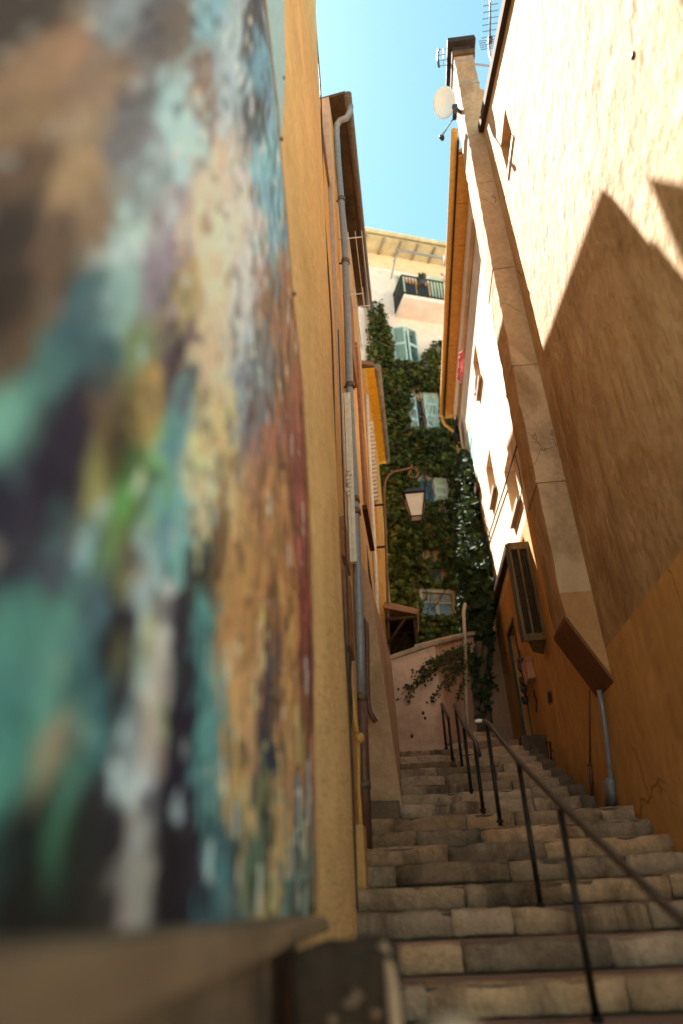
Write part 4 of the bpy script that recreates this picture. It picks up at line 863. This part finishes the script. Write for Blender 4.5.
while n_ < 30000:
    px, py = rng.uniform(366, 470), rng.uniform(296, 668)
    cov = mask(px, py)
    if cov < .3 or rng.uniform() > cov*1.1: continue
    cl = noise.noise(Vector((px*.11, py*.11, 9)))
    s, z = fs(px, py)
    dd = abs(rng.normal(0, .12))+.03+max(0, cl)*.38
    nn = (fn*1.0+Vector((rng.normal(0, .5), rng.normal(0, .5), rng.uniform(-.2, .9)))).normalized()
    c = GREENS[rng.integers(len(GREENS))]; k = 1+.5*noise.noise(Vector((px*.05, py*.05, 2)))
    k *= .9
    if rng.uniform() < .05: c = (.15, .10, .03)
    leafq(mb, FP(s, z, dd), rng.uniform(.035, .09)*(1+.3*max(0, cl)), nn, tuple(x*k for x in c)); n_ += 1
mb.build('foliage', M['leaf'], iv)
def f(mb):
    for _ in range(70):
        px, py = rng.uniform(378, 458), rng.uniform(420, 650); pts = []
        ang = rng.normal(0, .5)
        for k in range(9):
            s, z = fs(px, py); pts.append(FP(s, z, .02+.02*rng.uniform())); px += math.sin(ang)*7+rng.normal(0, 1.5); py -= math.cos(ang)*9; ang += rng.normal(0, .25)
            px = min(max(px, 372), 462)
        mb.tube(pts, [.018*(1-k*.09) for k in range(9)], 5)
part('stems', M['stem'], iv, f)
# ivy column and its trunk at the right corner
ic = thing('ivy_column', (1.45, 12.9, 2.3), 'tall narrow column of dark ivy on twisted trunks at the corner of the pale house', 'ivy')
mb = MB(); mb.keepn = True; n_ = 0
DARKG = [(.022, .04, .018), (.03, .05, .02), (.04, .062, .022), (.02, .032, .015), (.05, .075, .024)]
while n_ < 12500:
    py = rng.uniform(452, 668)
    L = float(np.interp(py, [452, 470, 520, 560, 620, 668], [462, 459, 457, 458, 462, 468])); R = float(np.interp(py, [452, 475, 520, 545, 600, 640, 668], [466, 472, 476, 484, 491, 490, 484]))
    if n_ > 9000: py = rng.uniform(455, 570); L, R = 459, float(np.interp(py, [455, 475, 520, 545, 570], [467, 473, 477, 484, 487]))
    px = rng.normal((L+R)/2, (R-L)*.30)
    if px < L-3 or px > R+3: continue
    yy = float(np.interp(px, [456, 470, 492], [13.9, 13.1, 12.6]))+rng.normal(0, .16)-.35*max(0, noise.noise(Vector((px*.16, py*.1, 3))))
    leafq(mb, P(px, py, yy), rng.uniform(.05, .105), (Vector((-.3, -1, .25))+Vector(rng.normal(0, .5, 3))).normalized(), DARKG[rng.integers(5)]); n_ += 1
# thin spill of leaves down the trunk and over the wall
for _ in range(420):
    py = rng.uniform(655, 742); px = rng.normal(480+(py-655)*.01, 6); 
    if abs(px-480) > 11: px = 480+math.copysign(10, px-480)
    if rng.uniform() < (py-640)/130: continue
    leafq(mb, P(px, py, 12.25+rng.normal(0, .08)), rng.uniform(.04, .08), (Vector((0, -1, .2))+Vector(rng.normal(0, .5, 3))).normalized(), DARKG[rng.integers(5)])
for px, py in [(480+rng.normal(0, 5), 549+rng.normal(0, 7)) for _ in range(55)]:
    leafq(mb, P(px+4, py, 12.7+rng.normal(0, .1)), rng.uniform(.05, .1), (Vector((-1, -.6, .6))+Vector(rng.normal(0, .5, 3))).normalized(), (.13, .19, .07))
mb.build('foliage', M['leaf'], ic)
def f(mb):
    for k, x0 in enumerate((474, 478, 482, 486, 480)):
        pts = []; 
        for j in range(12):
            py = 752-j*10; pts.append(P(x0+2.5*math.sin(j*.7+k*1.9)+(481-x0)*j*.02, py, 12.28+.07*math.sin(j*.9+k)))
        mb.tube(pts, [.085-.003*j for j in range(12)], 8)
part('trunk', M['stem'], ic, f)
tn = thing('ivy_tendrils', PP(455, 668, W2[0], n2), 'sparse ivy tendrils fanning left over the pink garden wall', 'ivy')
mb = MB(); mb.keepn = True; ms = MB()
for (x0, y0, x1, y1, sag) in ((468, 648, 405, 692, -6), (468, 656, 432, 702, -5), (469, 650, 416, 672, -4), (468, 662, 446, 690, -3), (470, 645, 432, 662, -2), (468, 655, 420, 684, -6), (470, 660, 458, 700, -2), (469, 652, 404, 700, -8), (486, 655, 494, 690, 3), (470, 668, 440, 672, -3)):
    pts = []
    for j in range(15):
        t = j/14; px = x0+(x1-x0)*t; py = y0+(y1-y0)*t+sag*math.sin(t*3.1)+rng.normal(0, .4)
        if px > 484: p = PP(px, py, (1.28, 12.4, 0), (.79, -.61, 0))
        else:
            p = PP(px, py, W2[0]+n2*.02, n2)
            if p.x < .55: p = PP(px, py, (0, 10.38, 0), (0, 1, 0))
        pts.append(p)
        for _ in range(10 if t < .5 else 7):
            leafq(mb, p+Vector((rng.normal(0, .045), -.02-abs(rng.normal(0, .02)), rng.normal(0, .028))), rng.uniform(.014, .036), (Vector((0, -1, .3))+Vector(rng.normal(0, .5, 3))).normalized(), [(.06, .07, .02), (.09, .075, .025), (.045, .06, .02)][rng.integers(3)])
    ms.tube(pts, [.019*(1-j*.05) for j in range(15)], 5)
ms.build('stems', M['stem'], tn); mb.build('foliage', M['leaf'], tn)
# ------------------------------------------------------------------ handrails
def handrail(posts, ends, label, r=.024):
    t = thing('handrail', (posts[0][0], posts[0][1], posts[0][2]), label, 'handrail', 'iron handrails up the middle of the stairs')
    pts = [Vector(e) for e in ends]
    part('rail', M['rail'], t, lambda mb: mb.tube(pts, r, 12))
    for (x, y, zb, zt) in posts: part('post', M['iron'], t, lambda mb: (mb.tube([(x, y, zb-.03), (x+.005, y, zt-.01)], .0175, 10), mb.tube([(x, y, zb-.005), (x, y, zb+.012)], .03, 10)))
    return t
handrail([(.73, 3.83, -.54, .33), (.725, 4.92, -.12, .72), (.68, 6.06, .44, 1.21), (.80, 1.9, -1.24, -.34)], [(.80, 1.0, -.63), (.80, 1.4, -.49), (.785, 2.5, -.125), (.75, 3.83, .335), (.73, 4.92, .72), (.69, 5.9, 1.16), (.675, 6.06, 1.225), (.668, 6.1, 1.235)], 'longest and nearest brown iron handrail running down to the lower right', .0175)
handrail([(.61, 6.62, .58, 1.16), (.61, 7.65, .86, 1.5), (.64, 8.92, 1.28, 2.02)], [(.615, 6.35, 1.0), (.62, 6.62, 1.17), (.62, 7.65, 1.52), (.64, 8.92, 2.03), (.64, 8.97, 2.03)], 'middle one of the three iron handrails, standing on three posts', .022)
handrail([(.55, 9.18, 1.42, 1.93), (.535, 10.1, 1.7, 2.31)], [(.55, 9.12, 1.9), (.55, 9.18, 1.94), (.54, 10.1, 2.32), (.54, 10.13, 2.32)], 'short farthest iron handrail in front of the pink wall', .022)
m = MB(); m.ball(P(479, 721, 6.1), .024, (1.6, 1, .7), sub=2); tag(m.build('pale_cloth', M['white']), 'pale rag tied at the top end of the nearest handrail', 'cloth')
# blurred round stone tip at the very bottom
m = MB(); c = P(452, 1046, 1.15)
m.tube([(c.x, 1.15, -1.6), (c.x, 1.15, c.z-.03)], .035, 16); m.ball(c-Vector((0, 0, .012)), .05, sub=3)
tag(m.build('bollard', M['buttress']), 'rounded pinkish bollard tip at the bottom edge near the camera', 'bollard')
# ------------------------------------------------------------------ light, sky, camera
sd = Vector((-1, 1.1, 2.87)).normalized()
sun = bpy.data.lights.new('sun', 'SUN'); sun.energy = 3.55; sun.angle = math.radians(.5); sun.color = (1, .955, .89)
so = bpy.data.objects.new('sun', sun); COL.objects.link(so); so.rotation_euler = sd.to_track_quat('Z', 'Y').to_euler(); so.location = (-4, 6, 20)
wd = bpy.data.worlds.new('World'); scene.world = wd; wd.use_nodes = True; nt = wd.node_tree
bg = nt.nodes['Background']; sky = nt.nodes.new('ShaderNodeTexSky'); sky.sky_type = 'NISHITA'; sky.sun_disc = False
sky.sun_elevation = math.asin(sd.z); sky.sun_rotation = math.atan2(sd.x, sd.y); sky.air_density = 1.0; sky.dust_density = .3; sky.ozone_density = 1.0
c = mixrgb(nt, 1.0, sky.outputs[0], (.44, .585, .45), 'MULTIPLY')
nt.links.new(c, bg.inputs[0]); bg.inputs[1].default_value = .076
cam = bpy.data.cameras.new('camera'); co = bpy.data.objects.new('camera', cam); COL.objects.link(co); scene.camera = co
cam.sensor_fit = 'VERTICAL'; cam.sensor_height = 36; cam.sensor_width = 24; cam.lens = F_PX/1024*36; cam.clip_end = 500; cam.clip_start = .05
Rm = Matrix(((RT[0], RT[1], -RT[2]), (FW[0], FW[1], -FW[2]), (UP[0], UP[1], -UP[2])))
co.matrix_world = Rm.to_4x4()
cam.dof.use_dof = True; cam.dof.focus_distance = 8.0; cam.dof.aperture_fstop = .64
vs = scene.view_settings; vs.view_transform = 'Standard'; vs.look = 'None'; vs.gamma = 1; vs.use_curve_mapping = False
vs.exposure = 3.0
scene.render.engine = 'CYCLES'; scene.cycles.max_bounces = 10; scene.cycles.diffuse_bounces = 6; scene.cycles.use_denoising = True
